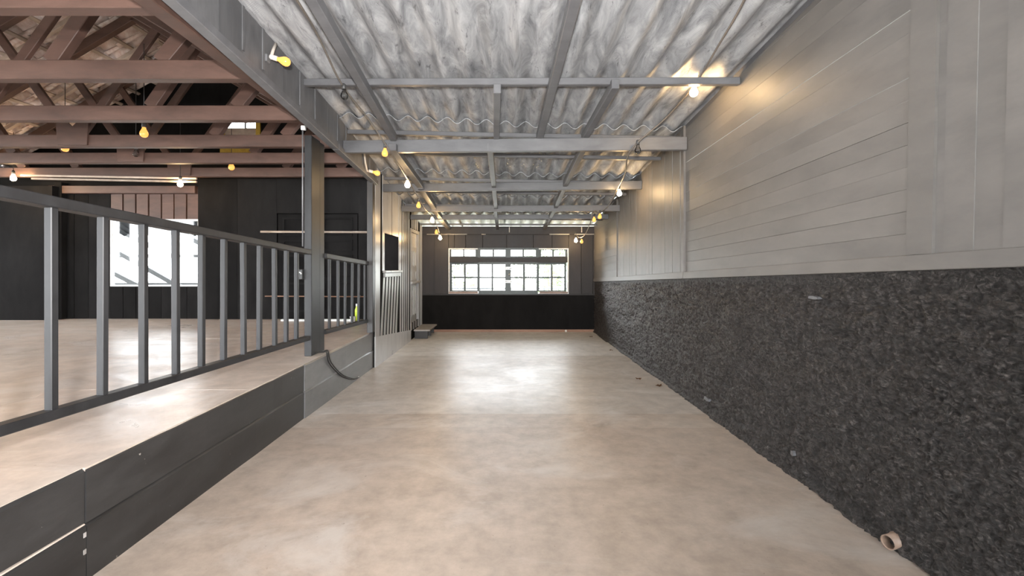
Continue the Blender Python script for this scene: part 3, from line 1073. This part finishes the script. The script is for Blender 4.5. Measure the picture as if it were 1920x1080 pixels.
zl = [(zz(685), zz(588)), (zz(578), zz(480))]
for i, ((a, b_), ps) in enumerate(zip(lower, lpx)):
    mid = i in (1, 2)
    sash(zx(a), zx(b_), zz(713 if mid else 692), zz(464), [(zx(p), zx(q)) for p, q in ps], zl, -0.02 if mid else 0.042)
zu = [(zz(418), zz(367))]
for i, ((a, b_), ps) in enumerate(zip([(258, 482), (482, 718), (718, 955), (955, 1178)], upx)):
    mid = i in (1, 2)
    sash(zx(a), zx(b_), zz(427), zz(352 if mid else 357), [(zx(p), zx(q)) for p, q in ps], zu, -0.02 if mid else 0.035)
for a, b_ in ((256, 482), (962, 1182)):
    box('sill', zx(a), zx(b_), YB - 0.02, YB + 0.04, zz(708), zz(692), 'sill', w1, 0.003)
for ya in (510, 612):
    lt = box('latch', zx(698), zx(742), YB - 0.036, YB - 0.02, zz(ya + 12), zz(ya - 10), 'metal', w1, 0.004)
    tube('bolt', [(zx(694), YB - 0.04, zz(ya)), (zx(745), YB - 0.04, zz(ya + 3))], 0.009, 'metal', lt)
lathe_mesh('keyhole_plate', [(0, 0), (0.022, 0), (0.022, 0.01), (0, 0.014)], (zx(727), YB - 0.02, zz(558)), (0, -1, 0), 'metal', w1)

# ------------------------------------------------------------------ hall: far walls
wh = thing('wall_hall_back', (-5, YH, ZP), 'black boarded far wall of the hall with a window', 'wall', kind='structure')


def hx(px, Y=YH): return (px - CX) * Y / F
def hz(py, Y=YH): return EYE - (py - CY) * Y / F


HWX0, HWX1, HWZ0, HWZ1 = hx(207), hx(374), hz(537), hz(411)
# boards left of, below and above the window
x = hx(112)
edges = [x]
while x < HWX0 - 0.16:
    x += 0.235
    edges.append(min(x, HWX0))
edges[-1] = HWX0
for a, b_ in zip(edges, edges[1:]):
    box('wall_board', a + 0.004, b_ - 0.004, YH + random.uniform(-0.004, 0.004), YH + 0.04, ZP, hz(352), 'hall_black', wh)
nb = 7
for i in range(nb):
    a, b_ = HWX0 + (HWX1 - HWX0) * i / nb, HWX0 + (HWX1 - HWX0) * (i + 1) / nb
    box('wall_board', a + 0.004, b_ - 0.004, YH + random.uniform(-0.004, 0.004), YH + 0.04, ZP, HWZ0, 'hall_black', wh)
    box('wall_board', a + 0.012, b_ - 0.012, YH + random.uniform(-0.004, 0.004), YH + 0.03, HWZ1, hz(352), 'truss', wh)
box('wall_lining', hx(100), HWX0, YH + 0.045, YH + 0.06, ZP, hz(345), 'hall_black', wh)
box('wall_lining', HWX0, HWX1 + 0.1, YH + 0.04, YH + 0.05, ZP, HWZ0, 'hall_black', wh)
box('wall_lining', HWX0, HWX1 + 0.1, YH + 0.04, YH + 0.05, HWZ1, hz(345), 'hall_black', wh)
box('gable_panel', -9.2, hx(440), YH + 0.02, YH + 0.06, hz(350), 3.21, 'hall_black', wh)
box('gable_panel', hx(440), XW - 0.04, YH + 0.02, YH + 0.06, 2.5, 3.21, 'hall_black', wh)
GX0, GX1, GZ0, GZ1 = hx(413), hx(488), hz(286), hz(220)
box('gable_panel', -9.2, GX0, YH + 0.02, YH + 0.06, 3.21, 4.9, 'hall_black', wh)
box('gable_panel', GX1, XW - 0.04, YH + 0.02, YH + 0.06, 3.21, 4.9, 'hall_black', wh)
box('gable_panel', GX0, GX1, YH + 0.02, YH + 0.06, GZ1, 4.9, 'hall_black', wh)
box('gable_panel', GX0, GX1, YH + 0.02, YH + 0.06, GZ0 - 0.04, GZ0, 'hall_black', wh)
box('wall_beam', hx(100), hx(372), YH - 0.09, YH, hz(364), hz(350), 'truss', wh, 0.004)
box('corner_post', hx(112), hx(126), YH - 0.1, YH, ZP, 2.7, 'hall_black', wh, 0.004)

w2 = thing('window_2', (HWX0, YH, HWZ0), 'bright wide hall window seen through the balusters', 'window', kind='structure')
rect_frame('frame', HWX0, HWX1, HWZ0, HWZ1, 0.025, YH - 0.005, YH + 0.05, 'white_paint', w2)
box('pane', HWX0 + 0.02, HWX1 - 0.02, YH + 0.02, YH + 0.025, HWZ0 + 0.02, HWZ1 - 0.02, 'glass', w2)

w3 = thing('window_3', (GX0, YH, GZ0), 'small yellow framed window high in the black gable', 'window', kind='structure')
rect_frame('frame', GX0, GX1, GZ0, GZ1, 0.07, YH - 0.01, YH + 0.06, 'yellow', w3)
zm = hz(240)
box('lower_panel', GX0 + 0.07, GX1 - 0.07, YH + 0.01, YH + 0.03, GZ0 + 0.07, zm, 'pale_wood', w3)
box('glazing_bar', hx(458), hx(461), YH + 0.0, YH + 0.04, zm, GZ1 - 0.07, 'conduit', w3)
for a, b_ in ((GX0 + 0.07, hx(458)), (hx(461), GX1 - 0.07)):
    box('pane', a, b_, YH + 0.02, YH + 0.025, zm, GZ1 - 0.07, 'glass', w3)

# black screen wall with the dark double door
YK = 7.38
ws = thing('wall_screen', (-3.5, YK, ZP), 'plain black screen wall behind the posts', 'wall', kind='structure')
seg = [hx(371, YK), hx(445, YK), hx(519, YK)]
for a, b_ in zip(seg, seg[1:]):
    box('screen_panel', a + 0.002, b_ - 0.002, YK, YK + 0.06, ZP, hz(335, YK), 'hall_black', ws)
box('screen_panel', hx(519, YK), hx(672, YK), YK, YK + 0.06, hz(400, YK), hz(335, YK), 'hall_black', ws)
box('screen_panel', hx(672, YK), XW - 0.04, YK, YK + 0.06, ZP, hz(335, YK), 'hall_black', ws)
box('screen_lining', hx(371, YK), XW - 0.04, YK + 0.062, YK + 0.075, ZP, 2.75, 'hall_black', ws)
d2 = thing('door_2', (-3.1, YK, ZP), 'black double door in the screen wall', 'door', kind='structure')
for a, b_ in ((521, 595), (597, 670)):
    lf = box('door_leaf', hx(a, YK), hx(b_, YK), YK + 0.005, YK + 0.045, ZP + 0.005, hz(402, YK), 'hall_black', d2, 0.003)
    for za, zb in ((408, 442), (450, 470), (478, 520), (530, 585)):
        bm = bmesh.new()
        x0, x1, z0, z1 = hx(a + 9, YK), hx(b_ - 9, YK), hz(zb, YK), hz(za, YK)
        for q in ((x0, x1, z0, z0 + 0.03), (x0, x1, z1 - 0.03, z1), (x0, x0 + 0.03, z0 + 0.03, z1 - 0.03), (x1 - 0.03, x1, z0 + 0.03, z1 - 0.03)):
            add_box(bm, q[0], q[1], YK - 0.012, YK + 0.005, q[2], q[3])
        from_bm('panel_moulding', bm, 'hall_black', lf)
# bars across the door
for (pa, pb, py, r, mat, lab) in ((492, 690, 435, 0.018, 'pale_wood', 'pale wooden rod fixed high across the black double door'),
                                  (500, 688, 555, 0.010, 'rust_wood', 'thin reddish rod fixed low across the black double door')):
    t = thing('wall_rod', (hx(590, YK), YK - 0.05, hz(py, YK)), lab, 'rod', 'rods across the black double door')
    tube('rod', [(hx(pa, YK), YK - 0.05, hz(py, YK)), (hx(pb, YK), YK - 0.05, hz(py + 1, YK))], r, mat, t)
    for px in (pa + 12, pb - 12):
        box('bracket', hx(px, YK) - 0.012, hx(px, YK) + 0.012, YK - 0.045, YK, hz(py, YK) - 0.02, hz(py, YK) + 0.012, 'black', t)
YS = 7.1
t = tag(box('white_board', hx(526, YS), hx(662, YS), YS, YS + 0.06, ZP, ZP + 0.03, 'white_paint', None, 0.004), 'thin white board lying on the hall floor behind the railings', 'board')
cp = thing('white_pot', (hx(664, YS), YS - 0.06, ZP), 'small white pot on the hall floor by the white board', 'pot')
lathe_mesh('pot_body', [(0, 0), (0.035, 0), (0.042, 0.07), (0.036, 0.075), (0.033, 0.01), (0, 0.01)], (hx(664, YS), YS - 0.06, ZP), (0, 0, 1), 'white_paint', cp)
lathe_mesh('rim', [(0.036, 0.066), (0.046, 0.068), (0.046, 0.08), (0.036, 0.078)], (hx(664, YS), YS - 0.06, ZP), (0, 0, 1), 'white_paint', cp)
bo = thing('bottle', (hx(663, YS) - 0.0, YS + 0.13, ZP), 'slim yellow green bottle standing behind the white pot', 'bottle')
o_ = (hx(663.5, YS), YS + 0.13, ZP)
lathe_mesh('bottle_body', [(0, 0), (0.028, 0), (0.028, 0.17), (0.012, 0.21), (0.012, 0.24), (0, 0.24)], o_, (0, 0, 1), 'bottle', bo)
lathe_mesh('cap', [(0.014, 0.225), (0.014, 0.262), (0, 0.262)], o_, (0, 0, 1), 'white_paint', bo)

# dark wall at the far left of the hall
wx = thing('wall_hall_left', (-8.5, YK - 0.1, ZP), 'plain black wall at the far left of the hall', 'wall', kind='structure')
for a, b_ in ((-9.6, hx(0, YK)), (hx(0, YK), hx(112, YK))):
    box('wall_panel', a, b_ - 0.003, YK - 0.12, YK + 0.1, ZP, 2.62, 'hall_black', wx)
# unseen hall side and near end walls, added with openings to control daylight
wo = thing('added_wall_hall_side', (-9.65, 2, ZP), 'unseen black outer side wall of the hall, added to control daylight', 'wall', kind='structure')
box('wall_panel', -9.7, -9.6, -2.5, YH + 0.1, -0.1, 1.35, 'hall_black', wo)
box('wall_panel', -9.7, -9.6, -2.5, YH + 0.1, 2.75, 2.9, 'hall_black', wo)
for ya, yb in ((-2.5, -2.2), (0.7, 0.9), (3.4, 3.6), (6.6, YH + 0.1)):
    box('wall_panel', -9.7, -9.6, ya, yb, 1.35, 2.75, 'hall_black', wo)
box('eave_panel', -9.7, -8.0, -2.5, YH + 0.1, 2.86, 2.9, 'hall_black', wo)
wn = thing('added_wall_hall_front', (-5.5, -2.5, ZP), 'unseen black near end wall of the hall, added to control daylight', 'wall', kind='structure')
box('wall_panel', -9.7, XL - 0.1, -2.55, -2.5, 2.3, 4.9, 'hall_black', wn)
box('wall_panel', -9.7, XL - 0.1, -2.55, -2.5, -0.1, 0.5, 'hall_black', wn)
for xp in (-9.6, -7.0, -4.4, -1.95):
    box('post', xp - 0.07, xp + 0.07, -2.56, -2.5, 0.5, 2.3, 'hall_black', wn)

# ------------------------------------------------------------------ hall roof: trusses, battens, tiles
XE, ZE, XRIDGE, SL = -1.86, 2.84, -5.0, 0.60
ZRIDGE = ZE + SL * (XE - XRIDGE)
XE2 = 2 * XRIDGE - XE


def zslope(x):
    return ZRIDGE - SL * abs(x - XRIDGE)


names_t = ['nearest', 'second', 'third', 'fourth', 'fifth', 'last']
tdesc = ['nearest brown roof truss, cut off by the top left corner',
         'brown roof truss with the widest fully visible tie beam, second from the camera',
         'brown roof truss third from the camera, above the thick post',
         'brown roof truss fourth from the camera, in front of the yellow framed window',
         'brown roof truss fifth from the camera, amber bulb just behind it',
         'farthest brown roof truss, just above the black screen wall']
for i, y in enumerate((2.44, 3.355, 4.296, 5.24, 6.05, 6.95)):
    t = thing('roof_truss', (XRIDGE, y, 2.705), tdesc[i], 'roof truss', 'brown roof trusses over the hall')
    box('tie_beam', -8.2, -1.80, y, y + 0.09, 2.705, 2.845, 'truss', t, 0.006)
    for s in (1, -1):
        xe = XE if s == 1 else XE2
        bar('principal_rafter', (xe, y + 0.045, zslope(xe) - 0.03), (XRIDGE - s * 0.02, y + 0.045, ZRIDGE - 0.03), 0.08, 0.12, 'truss', t)
        for dx0, dx1 in ((1.60, 2.02), (2.42, 2.62)):
            x0, x1 = XRIDGE + s * dx0, XRIDGE + s * dx1
            bar('strut', (x0, y + 0.045, 2.84), (x1 + s * 0.0, y + 0.045, zslope(x1) - 0.07), 0.07, 0.11, 'truss', t, (1, 0, 0))
    for s in (1, -1):
        bar('king_strut', (XRIDGE + s * 0.07, y + 0.03, 2.86), (XRIDGE + s * 0.95, y + 0.03, zslope(XRIDGE + s * 0.95) - 0.07), 0.045, 0.09, 'truss', t, (1, 0, 0))
    poly = [(-0.17, 2.72), (0.17, 2.72), (0.19, 3.02), (0.12, 3.05), (0.0, 2.93), (-0.12, 3.05), (-0.19, 3.02)]
    bm = bmesh.new()
    plate('gusset_plate', [(XRIDGE + u, v_) for u, v_ in poly], lambda u, v_, d, y=y: (u, y - 0.02 + d, v_), 0.018, 'truss', t)

hr = thing('ceiling_hall', (XRIDGE, 5, ZE), 'underside of the clay tile roof over the hall', 'roof', kind='structure')
bar('eave_beam', (-1.84, -1.3, 2.75), (-1.84, 5.95, 2.70), 0.10, 0.14, 'truss', hr)
bar('ridge_beam', (XRIDGE, 1.0, ZRIDGE - 0.02), (XRIDGE, YH + 0.4, ZRIDGE - 0.02), 0.08, 0.14, 'truss', hr)
for s in (1, -1):
    xe = XE if s == 1 else XE2
    # common rafters
    y = 1.6
    while y < 7.6:
        bar('common_rafter', (xe + s * 0.1, y, zslope(xe) + 0.02 - 0.06), (XRIDGE, y, ZRIDGE + 0.035), 0.05, 0.06, 'pale_wood', hr)
        y += 0.46
    n = 11
    for k in range(n):
        x = xe + (XRIDGE - xe) * (k + 0.3) / n
        bar('tile_batten', (x, 1.2, zslope(x) + 0.085), (x, YH + 0.3, zslope(x) + 0.085), 0.05, 0.025, 'pale_wood', hr, (s * SL, 0, 1))

# one curved clay tile, copied (local: u along slope down, w across)
def tile_mesh():
    bm = bmesh.new()
    W, Ln, nseg = 0.235, 0.40, 7
    rows = []
    for th in (0.0, 0.013):
        for l in (0.0, Ln):
            row = []
            for i in range(nseg + 1):
                a = i / nseg
                w = (a - 0.5) * W * (1.0 if l else 0.9)
                h = 0.045 * math.sin(a * math.pi * 2 - 0.6)
                row.append(bm.verts.new((l, w, h + th)))
            rows.append(row)
    a0, a1, b0, b1 = rows
    for i in range(nseg):
        bm.faces.new([a0[i + 1], a0[i], a1[i], a1[i + 1]])
        bm.faces.new([b0[i], b0[i + 1], b1[i + 1], b1[i]])
        bm.faces.new([a0[i], a0[i + 1], b0[i + 1], b0[i]])
        bm.faces.new([a1[i + 1], a1[i], b1[i], b1[i + 1]])
    for i in (0, nseg):
        bm.faces.new([a0[i], a1[i], b1[i], b0[i]])
    bmesh.ops.recalc_face_normals(bm, faces=bm.faces)
    me = bpy.data.meshes.new('roof_tile')
    bm.to_mesh(me); bm.free()
    for p in me.polygons:
        p.use_smooth = True
    me.materials.append(M['tile'])
    return me


TM = tile_mesh()
ang = math.atan(SL)
slope_len = (XE - XRIDGE) / math.cos(ang) - 0.34
inv_hr = base_matrix(hr).inverted()
for s in (1, -1):
    base = Matrix.Rotation(0 if s == 1 else math.pi, 4, 'Z')
    y_start = 2.9 if s == 1 else 2.6
    ncol = int((YH + 0.35 - y_start) / 0.212)
    for r_ in range(12):
        for c_ in range(ncol):
            u = r_ * (slope_len / 11)
            pos = Vector((XRIDGE + s * u * math.cos(ang), y_start + c_ * 0.212 + random.uniform(-0.006, 0.006), ZRIDGE - u * math.sin(ang) + 0.155))
            o = bpy.data.objects.new('roof_tile', TM)
            C.objects.link(o)
            o.parent = hr
            o.matrix_parent_inverse = inv_hr
            o.matrix_basis = Matrix.Translation(pos) @ base @ Matrix.Rotation(ang - 0.035, 4, 'Y') @ Matrix.Rotation(random.uniform(-0.03, 0.03), 4, 'Z')
# roof covering nearer than the tiles in view
for s in (1, -1):
    ya, yb = -2.55, (2.85 if s == 1 else 2.55)
    xe = XE if s == 1 else XE2
    poly = [(xe + s * 0.1, zslope(xe + s * 0.1) + 0.11), (XRIDGE, ZRIDGE + 0.11), (XRIDGE, ZRIDGE + 0.14), (xe + s * 0.1, zslope(xe + s * 0.1) + 0.14)]
    plate('roof_lining', poly, lambda u, v_, d, ya=ya: (u, ya + d, v_), yb - ya, 'tile', hr)
    # under-tile lining closes the gaps between tile rows
    poly = [(xe + s * 0.1, zslope(xe + s * 0.1) + 0.235), (XRIDGE, ZRIDGE + 0.235), (XRIDGE, ZRIDGE + 0.25), (xe + s * 0.1, zslope(xe + s * 0.1) + 0.25)]
    plate('roof_lining', poly, lambda u, v_, d, yb=yb: (u, yb + d, v_), YH + 0.4 - yb, 'tile', hr)

# long battens lit by the bulbs at the back of the hall
lb = thing('ceiling_batten', (hx(205, 6.9), 6.88, 2.7), 'pale slim battens fixed under the farthest truss, between two lit bulbs', 'batten')
for a, b_ in ((P(40, 329, 6.85), P(369, 335, 6.85)), (P(60, 335, 6.85), P(369, 341, 6.85))):
    bar('slat', a, b_, 0.03, 0.028, 'pale_wood', lb, bevel=0.002)

# ------------------------------------------------------------------ bulbs
BULB = [(0, 0.088), (0.014, 0.086), (0.026, 0.076), (0.031, 0.060), (0.029, 0.045), (0.020, 0.026), (0.0135, 0.012), (0.0135, 0.0)]
SOCK = [(0, -0.045), (0.010, -0.045), (0.017, -0.036), (0.017, 0.004), (0.0, 0.004)]


def bulb(parent, at, direction, mat, size=1.0, sock='socket'):
    s = lathe_mesh('socket', [(r * size, t * size) for r, t in SOCK], at, direction, sock, parent, 10)
    g_ = lathe_mesh('bulb', [(r * size, t * size) for r, t in BULB], at, direction, mat, s, 12)
    return s


def string_light(label, path, bulbs):
    t = thing('string_light', path[2], label, 'string lights', 'strings of bulbs under the passage roof')
    tube('cable', smooth_path(path, 5), 0.0075, 'cable_grey', t, 6)
    for at, mat in bulbs:
        bulb(t, at, (random.uniform(-.1, .1), random.uniform(-.1, .1), -1), mat)
    return t


lp = [(-1.0, 1.2, 2.86), (-1.13, 2.0, 2.82), P(557, 0, 2.55), P(597, 68, 3.1), P(642, 160, 3.68), P(690, 222, 4.15), P(733, 286, 4.55), P(764, 336, 5.3), P(783, 368, 5.95),
      P(797, 392, 6.6), P(809, 404, 7.2), P(820, 425, 8.0), P(826, 438, 8.9), P(845, 437, 9.2)]
string_light('left string of bulbs on a sagging cable above the railing', lp,
             [(P(645, 167, 3.68), 'bulb_clear'), (P(722, 277, 4.5), 'bulb_amber'), (P(764, 338, 5.3), 'bulb_white'), (P(785, 378, 6.1), 'bulb_amber'),
              (P(810, 407, 7.1), 'bulb_white'), (P(818, 430, 8.3), 'bulb_amber'), (P(825, 441, 8.7), 'bulb_white')])
rp = [(1.0, 0.9, 2.85), (1.15, 1.8, 2.80), P(1393, 5, 2.55), P(1350, 80, 3.05), P(1303, 158, 3.62), P(1250, 220, 4.15), P(1183, 281, 4.52), P(1172, 325, 5.2), P(1157, 355, 5.95),
      P(1143, 383, 6.6), P(1128, 396, 7.0), P(1113, 396, 7.15), P(1106, 420, 7.8), P(1096, 441, 8.4), P(1085, 445, 8.9), P(1078, 436, 9.2)]
string_light('right string of bulbs on a cable beside the boarded wall', rp,
             [(P(1302, 160, 3.62), 'bulb_white'), (P(1196, 271, 4.42), 'bulb_clear'), (P(1161, 355, 5.9), 'bulb_white'), (P(1125, 400, 7.0), 'bulb_amber'),
              (P(1114, 406, 7.4), 'bulb_amber'), (P(1080, 446, 8.85), 'bulb_white'), (P(1091, 448, 8.7), 'bulb_amber')])

# wall lamps on the fascia
for (lab, pc, pt, cond) in (('amber bulb in a white holder on the near fascia boards', (508, 110), 'bulb_amber', [(517, 82), (512, 95), (508, 108)]),
                            ('amber bulb on a bent conduit at the far end of the fascia', (692, 322), 'bulb_amber', [(683, 287), (685, 305), (688, 320), (694, 323)])):
    pts = [PX(px, py, XF + 0.03) for px, py in cond]
    c = PX(pc[0], pc[1], XF + 0.035)
    t = thing('wall_lamp', c, lab, 'lamp', 'wall lamps on the fascia')
    tube('conduit', pts, 0.011, 'pale_conduit', t)
    box('mounting_plate', XF + 0.0, XF + 0.02, c.y - 0.025, c.y + 0.025, c.z - 0.025, c.z + 0.025, 'conduit', t, 0.003)
    bulb(t, c + Vector((0.04, 0, 0)), (1, 0.25, -0.25), pt, 1.05, 'porcelain')

# bulbs in the hall
for (px, py, Y, mt, sz, lab) in ((25, 326, 6.8, 'bulb_white', 1.2, 'bright bulb under the hall roof at the left edge'),
                                 (338, 337, 6.8, 'bulb_white', 1.2, 'bright bulb at the end of the pale battens near the black screen wall'),
                                 (270, 238, 4.9, 'bulb_dim', 1.3, 'orange bulb hanging between the third and fourth trusses'),
                                 (122, 267, 5.6, 'bulb_dim', 1.3, 'orange bulb hanging between the fourth and fifth trusses'),
                                 (434, 304, 6.4, 'bulb_dim', 1.3, 'orange bulb hanging in front of the black gable below the yellow window'),
                                 (255, 279, 6.0, 'bulb_clear', 1.2, 'unlit bulb hanging behind the fourth truss')):
    c = P(px, py, Y)
    t = thing('hanging_bulb', c, lab, 'bulb', 'bulbs hanging under the hall roof')
    bulb(t, c, (0, 0, -1), mt, sz)
    ztop = zslope(c.x) + 0.05
    tube('cord', [c + Vector((0, 0, 0.04)), Vector((c.x, c.y, min(ztop, c.z + 0.9)))], 0.004, 'cable', t, 6)

# ------------------------------------------------------------------ small things
# conduit and switch on the thick post
t = thing('post_conduit', (-1.92, 4.26, 1.5), 'thin grey conduit running up the thick post', 'conduit')
tube('pipe', [P(567.5, 236, 4.262), P(567.5, 462, 4.262)], 0.007, 'conduit', t)
box('clip', -1.925, -1.885, 4.246, 4.276, P(0, 244, 4.26).z, P(0, 236, 4.26).z, 'white_paint', t, 0.003)
c = P(564, 514, 4.25)
t = thing('power_socket', c, 'small black box with a white ring under the post conduit', 'socket')
box('box', c.x - 0.032, c.x + 0.022, 4.235, 4.275, c.z - 0.05, c.z + 0.045, 'cable', t, 0.004)
bm = bmesh.new()
add_tube(bm, [(c.x - 0.006 + 0.018 * math.cos(a), 4.233, c.z + 0.018 * math.sin(a)) for a in [k * math.pi / 6 for k in range(10)]], 0.006, 6)
from_bm('ring', bm, 'white_paint', t, True)

# loose cable over the skirting
t = thing('electric_cable', (XL + 0.05, 4.6, 0.3), 'loose black cable drooping over the skirting below the thick post', 'cable')
XC = XL + 0.022
cpts = [Vector((-1.83, 4.35, ZP + 0.02)), Vector((-1.775, 4.40, ZP + 0.018)), PX(612, 660, XC), PX(616, 678, XC), PX(628, 694, XC), PX(643, 706, XC), PX(660, 711, XC), PX(670, 709, XC)]
tube('sheath', smooth_path(cpts, 5), 0.0075, 'cable', t, 7)
c2 = [p + Vector((0.004, 0.03, 0.006 - 0.001 * i)) for i, p in enumerate(cpts[1:])]
tube('sheath', smooth_path(c2, 5), 0.006, 'cable', t, 7)
tube('bare_end', [cpts[-1], cpts[-1] + Vector((0.0, 0.05, 0.006))], 0.006, 'porcelain', t, 6)

# drain pipe stub
c = Vector((1.745, 2.075, 0.045))
t = thing('drain_pipe', (c.x, c.y, 0), 'short brown drain pipe stub at the foot of the rough wall', 'pipe')
lathe_mesh('pipe', [(0.027, 0.005), (0.032, 0.0), (0.032, 0.12), (0.027, 0.12), (0.027, 0.005)], c, (1, 0.25, 0.05), 'pipe', t, 16)
lathe_mesh('collar', [(0.0325, 0.05), (0.036, 0.052), (0.036, 0.075), (0.0325, 0.077)], c, (1, 0.25, 0.05), 'pipe', t, 16)

# dry leaves on the floor
def dry_leaf(px, py, size, rot, label):
    Y = F * EYE / (py - CY)
    x = (px - CX) * Y / F
    bm = bmesh.new()
    out = [(0, -0.5), (0.18, -0.3), (0.42, -0.32), (0.28, -0.05), (0.5, 0.15), (0.2, 0.2), (0.12, 0.5), (-0.08, 0.24), (-0.4, 0.3), (-0.27, 0.0), (-0.45, -0.22), (-0.17, -0.28)]
    c = bm.verts.new((0, 0, 0.001 + 0.12 * size))
    ring = [bm.verts.new((u * size, v_ * size, 0.001 + size * (0.3 * abs(u) * (i % 3)))) for i, (u, v_) in enumerate(out)]
    for i in range(len(ring)):
        bm.faces.new([c, ring[i], ring[(i + 1) % len(ring)]])
    r = bmesh.ops.solidify(bm, geom=list(bm.faces), thickness=0.002)
    zmin = min(v_.co.z for v_ in bm.verts)
    bmesh.ops.translate(bm, verts=bm.verts, vec=(0, 0, 0.0005 - zmin))
    me = bpy.data.meshes.new('dry_leaf')
    bm.to_mesh(me); bm.free()
    o = link('dry_leaf', me, 'leaf')
    o.location = (x, Y, 0)
    o.rotation_euler = (0, 0, rot)
    tag(o, label, 'leaf', 'dry leaves on the passage floor')


dry_leaf(1197, 711, 0.075, 0.4, 'curled brown leaf lying away from the rough wall')
dry_leaf(1236, 724, 0.085, 1.3, 'brown leaf against the rough wall, nearest to the camera')
dry_leaf(1146, 657, 0.07, 2.2, 'brown leaf at the wall foot, middle of the three along it')
dry_leaf(1108, 632, 0.07, 0.9, 'farthest brown leaf, near the corner of the far wall')
c = P(1061, 618.5, 9.2)
t = thing('foam_ball', (c.x, 9.2, 0.0), 'small white ball on the floor at the far wall', 'ball')
lathe_mesh('ball', [(0, -0.024), (0.012, -0.021), (0.021, -0.012), (0.024, 0), (0.021, 0.012), (0.012, 0.021), (0, 0.024)], (c.x, 9.2, 0.026), (0, 0, 1), 'white_paint', t)

# ------------------------------------------------------------------ outside: porch behind the hall window, bushes behind the far window
po = thing('porch_frame', (hx(290, 9.5), 9.5, -0.1), 'grey steel porch frame outside the hall window', 'porch')
YO = 9.6
def op(px, py, dy=0.0): return P(px, py, YO + dy)
for a, b_ in (((150, 395), (320, 480)), ((190, 455), (350, 545)), ((270, 400), (420, 480)), ((170, 490), (300, 556)), ((310, 400), (440, 465))):
    bar('sloping_bar', op(*a), op(*b_), 0.09, 0.09, 'porch', po)
bar('cross_rail', op(120, 480, 0.15), op(460, 480, 0.15), 0.06, 0.07, 'porch', po)
bar('cross_rail', op(120, 533, 0.15), op(460, 533, 0.15), 0.06, 0.06, 'porch', po)
for px in (130, 450):
    bar('leg', (op(px, 400).x, YO + 0.2, -0.12), op(px, 400, 0.2), 0.08, 0.08, 'porch', po, (0, 1, 0))
bm = bmesh.new()
nx = 90
x0, x1 = op(120, 0).x, op(460, 0).x
ra, rb = [], []
for i in range(nx + 1):
    x = x0 + (x1 - x0) * i / nx
    w = 0.03 * math.cos(2 * math.pi * x / 0.18)
    ra.append(bm.verts.new((x, YO - 0.3, op(0, 443).z + w)))
    rb.append(bm.verts.new((x, YO - 1.6, op(0, 395).z + w)))
for i in range(nx):
    bm.faces.new([ra[i], ra[i + 1], rb[i + 1], rb[i]])
bmesh.ops.solidify(bm, geom=list(bm.faces), thickness=0.006)
from_bm('porch_roof', bm, 'porch', po, True)

for (px, Y, h, w, n, lab) in ((1035, 13.5, 2.35, 1.1, 420, 'leafy green bush outside the right part of the far window'),
                              (985, 15.5, 2.0, 1.2, 380, 'paler green bush outside, left of the leafy one'),
                              (865, 17.0, 1.75, 1.0, 260, 'distant low bush outside the left part of the far window')):
    x = (px - CX) * Y / F
    t = thing('bush', (x, Y, -0.12), lab, 'bush', 'bushes outside the far window')
    bm = bmesh.new()
    for i in range(n):
        a, r_, zz_ = random.uniform(0, 6.283), math.sqrt(random.random()), random.random() ** 0.8
        wd = w * 0.5 * (0.5 + math.sin(zz_ * 3.0) * 0.6)
        c = Vector((x + math.cos(a) * r_ * wd, Y + math.sin(a) * r_ * wd, 0.1 + zz_ * (h - 0.2)))
        d = Vector((random.gauss(0, 1), random.gauss(0, 1), random.gauss(0, .6))).normalized() * random.uniform(0.08, 0.15)
        e = d.cross(Vector((random.gauss(0, 1), random.gauss(0, 1), random.gauss(0, 1)))).normalized() * 0.035
        v_ = [bm.verts.new(c - d), bm.verts.new(c + e), bm.verts.new(c + d), bm.verts.new(c - e)]
        bm.faces.new(v_)
    me = bpy.data.meshes.new('foliage'); bm.to_mesh(me); bm.free()
    f_ = link('foliage', me, 'foliage', t)
    tag(f_, kind='stuff')
    for k in range(5):
        a = k * 1.3
        tube('stem', [(x + 0.05 * math.cos(a), Y + 0.05 * math.sin(a), -0.12), (x + w * .15 * math.cos(a), Y + w * .15 * math.sin(a), h * .5), (x + w * .3 * math.cos(a), Y + w * .3 * math.sin(a), h * .85)], 0.018, 'bark', t, 6)
t = thing('garden_rail', (0, 11.5, -0.12), 'low pale rail outside along the far window', 'rail')
bar('rail', P(820, 541, 11.5), P(1100, 541, 11.5), 0.05, 0.05, 'porch', t)
for px in (825, 900, 960, 1020, 1095):
    q = P(px, 541, 11.5)
    bar('leg', (q.x, 11.5, -0.12), (q.x, 11.5, q.z - 0.02), 0.05, 0.05, 'porch', t, (0, 1, 0))
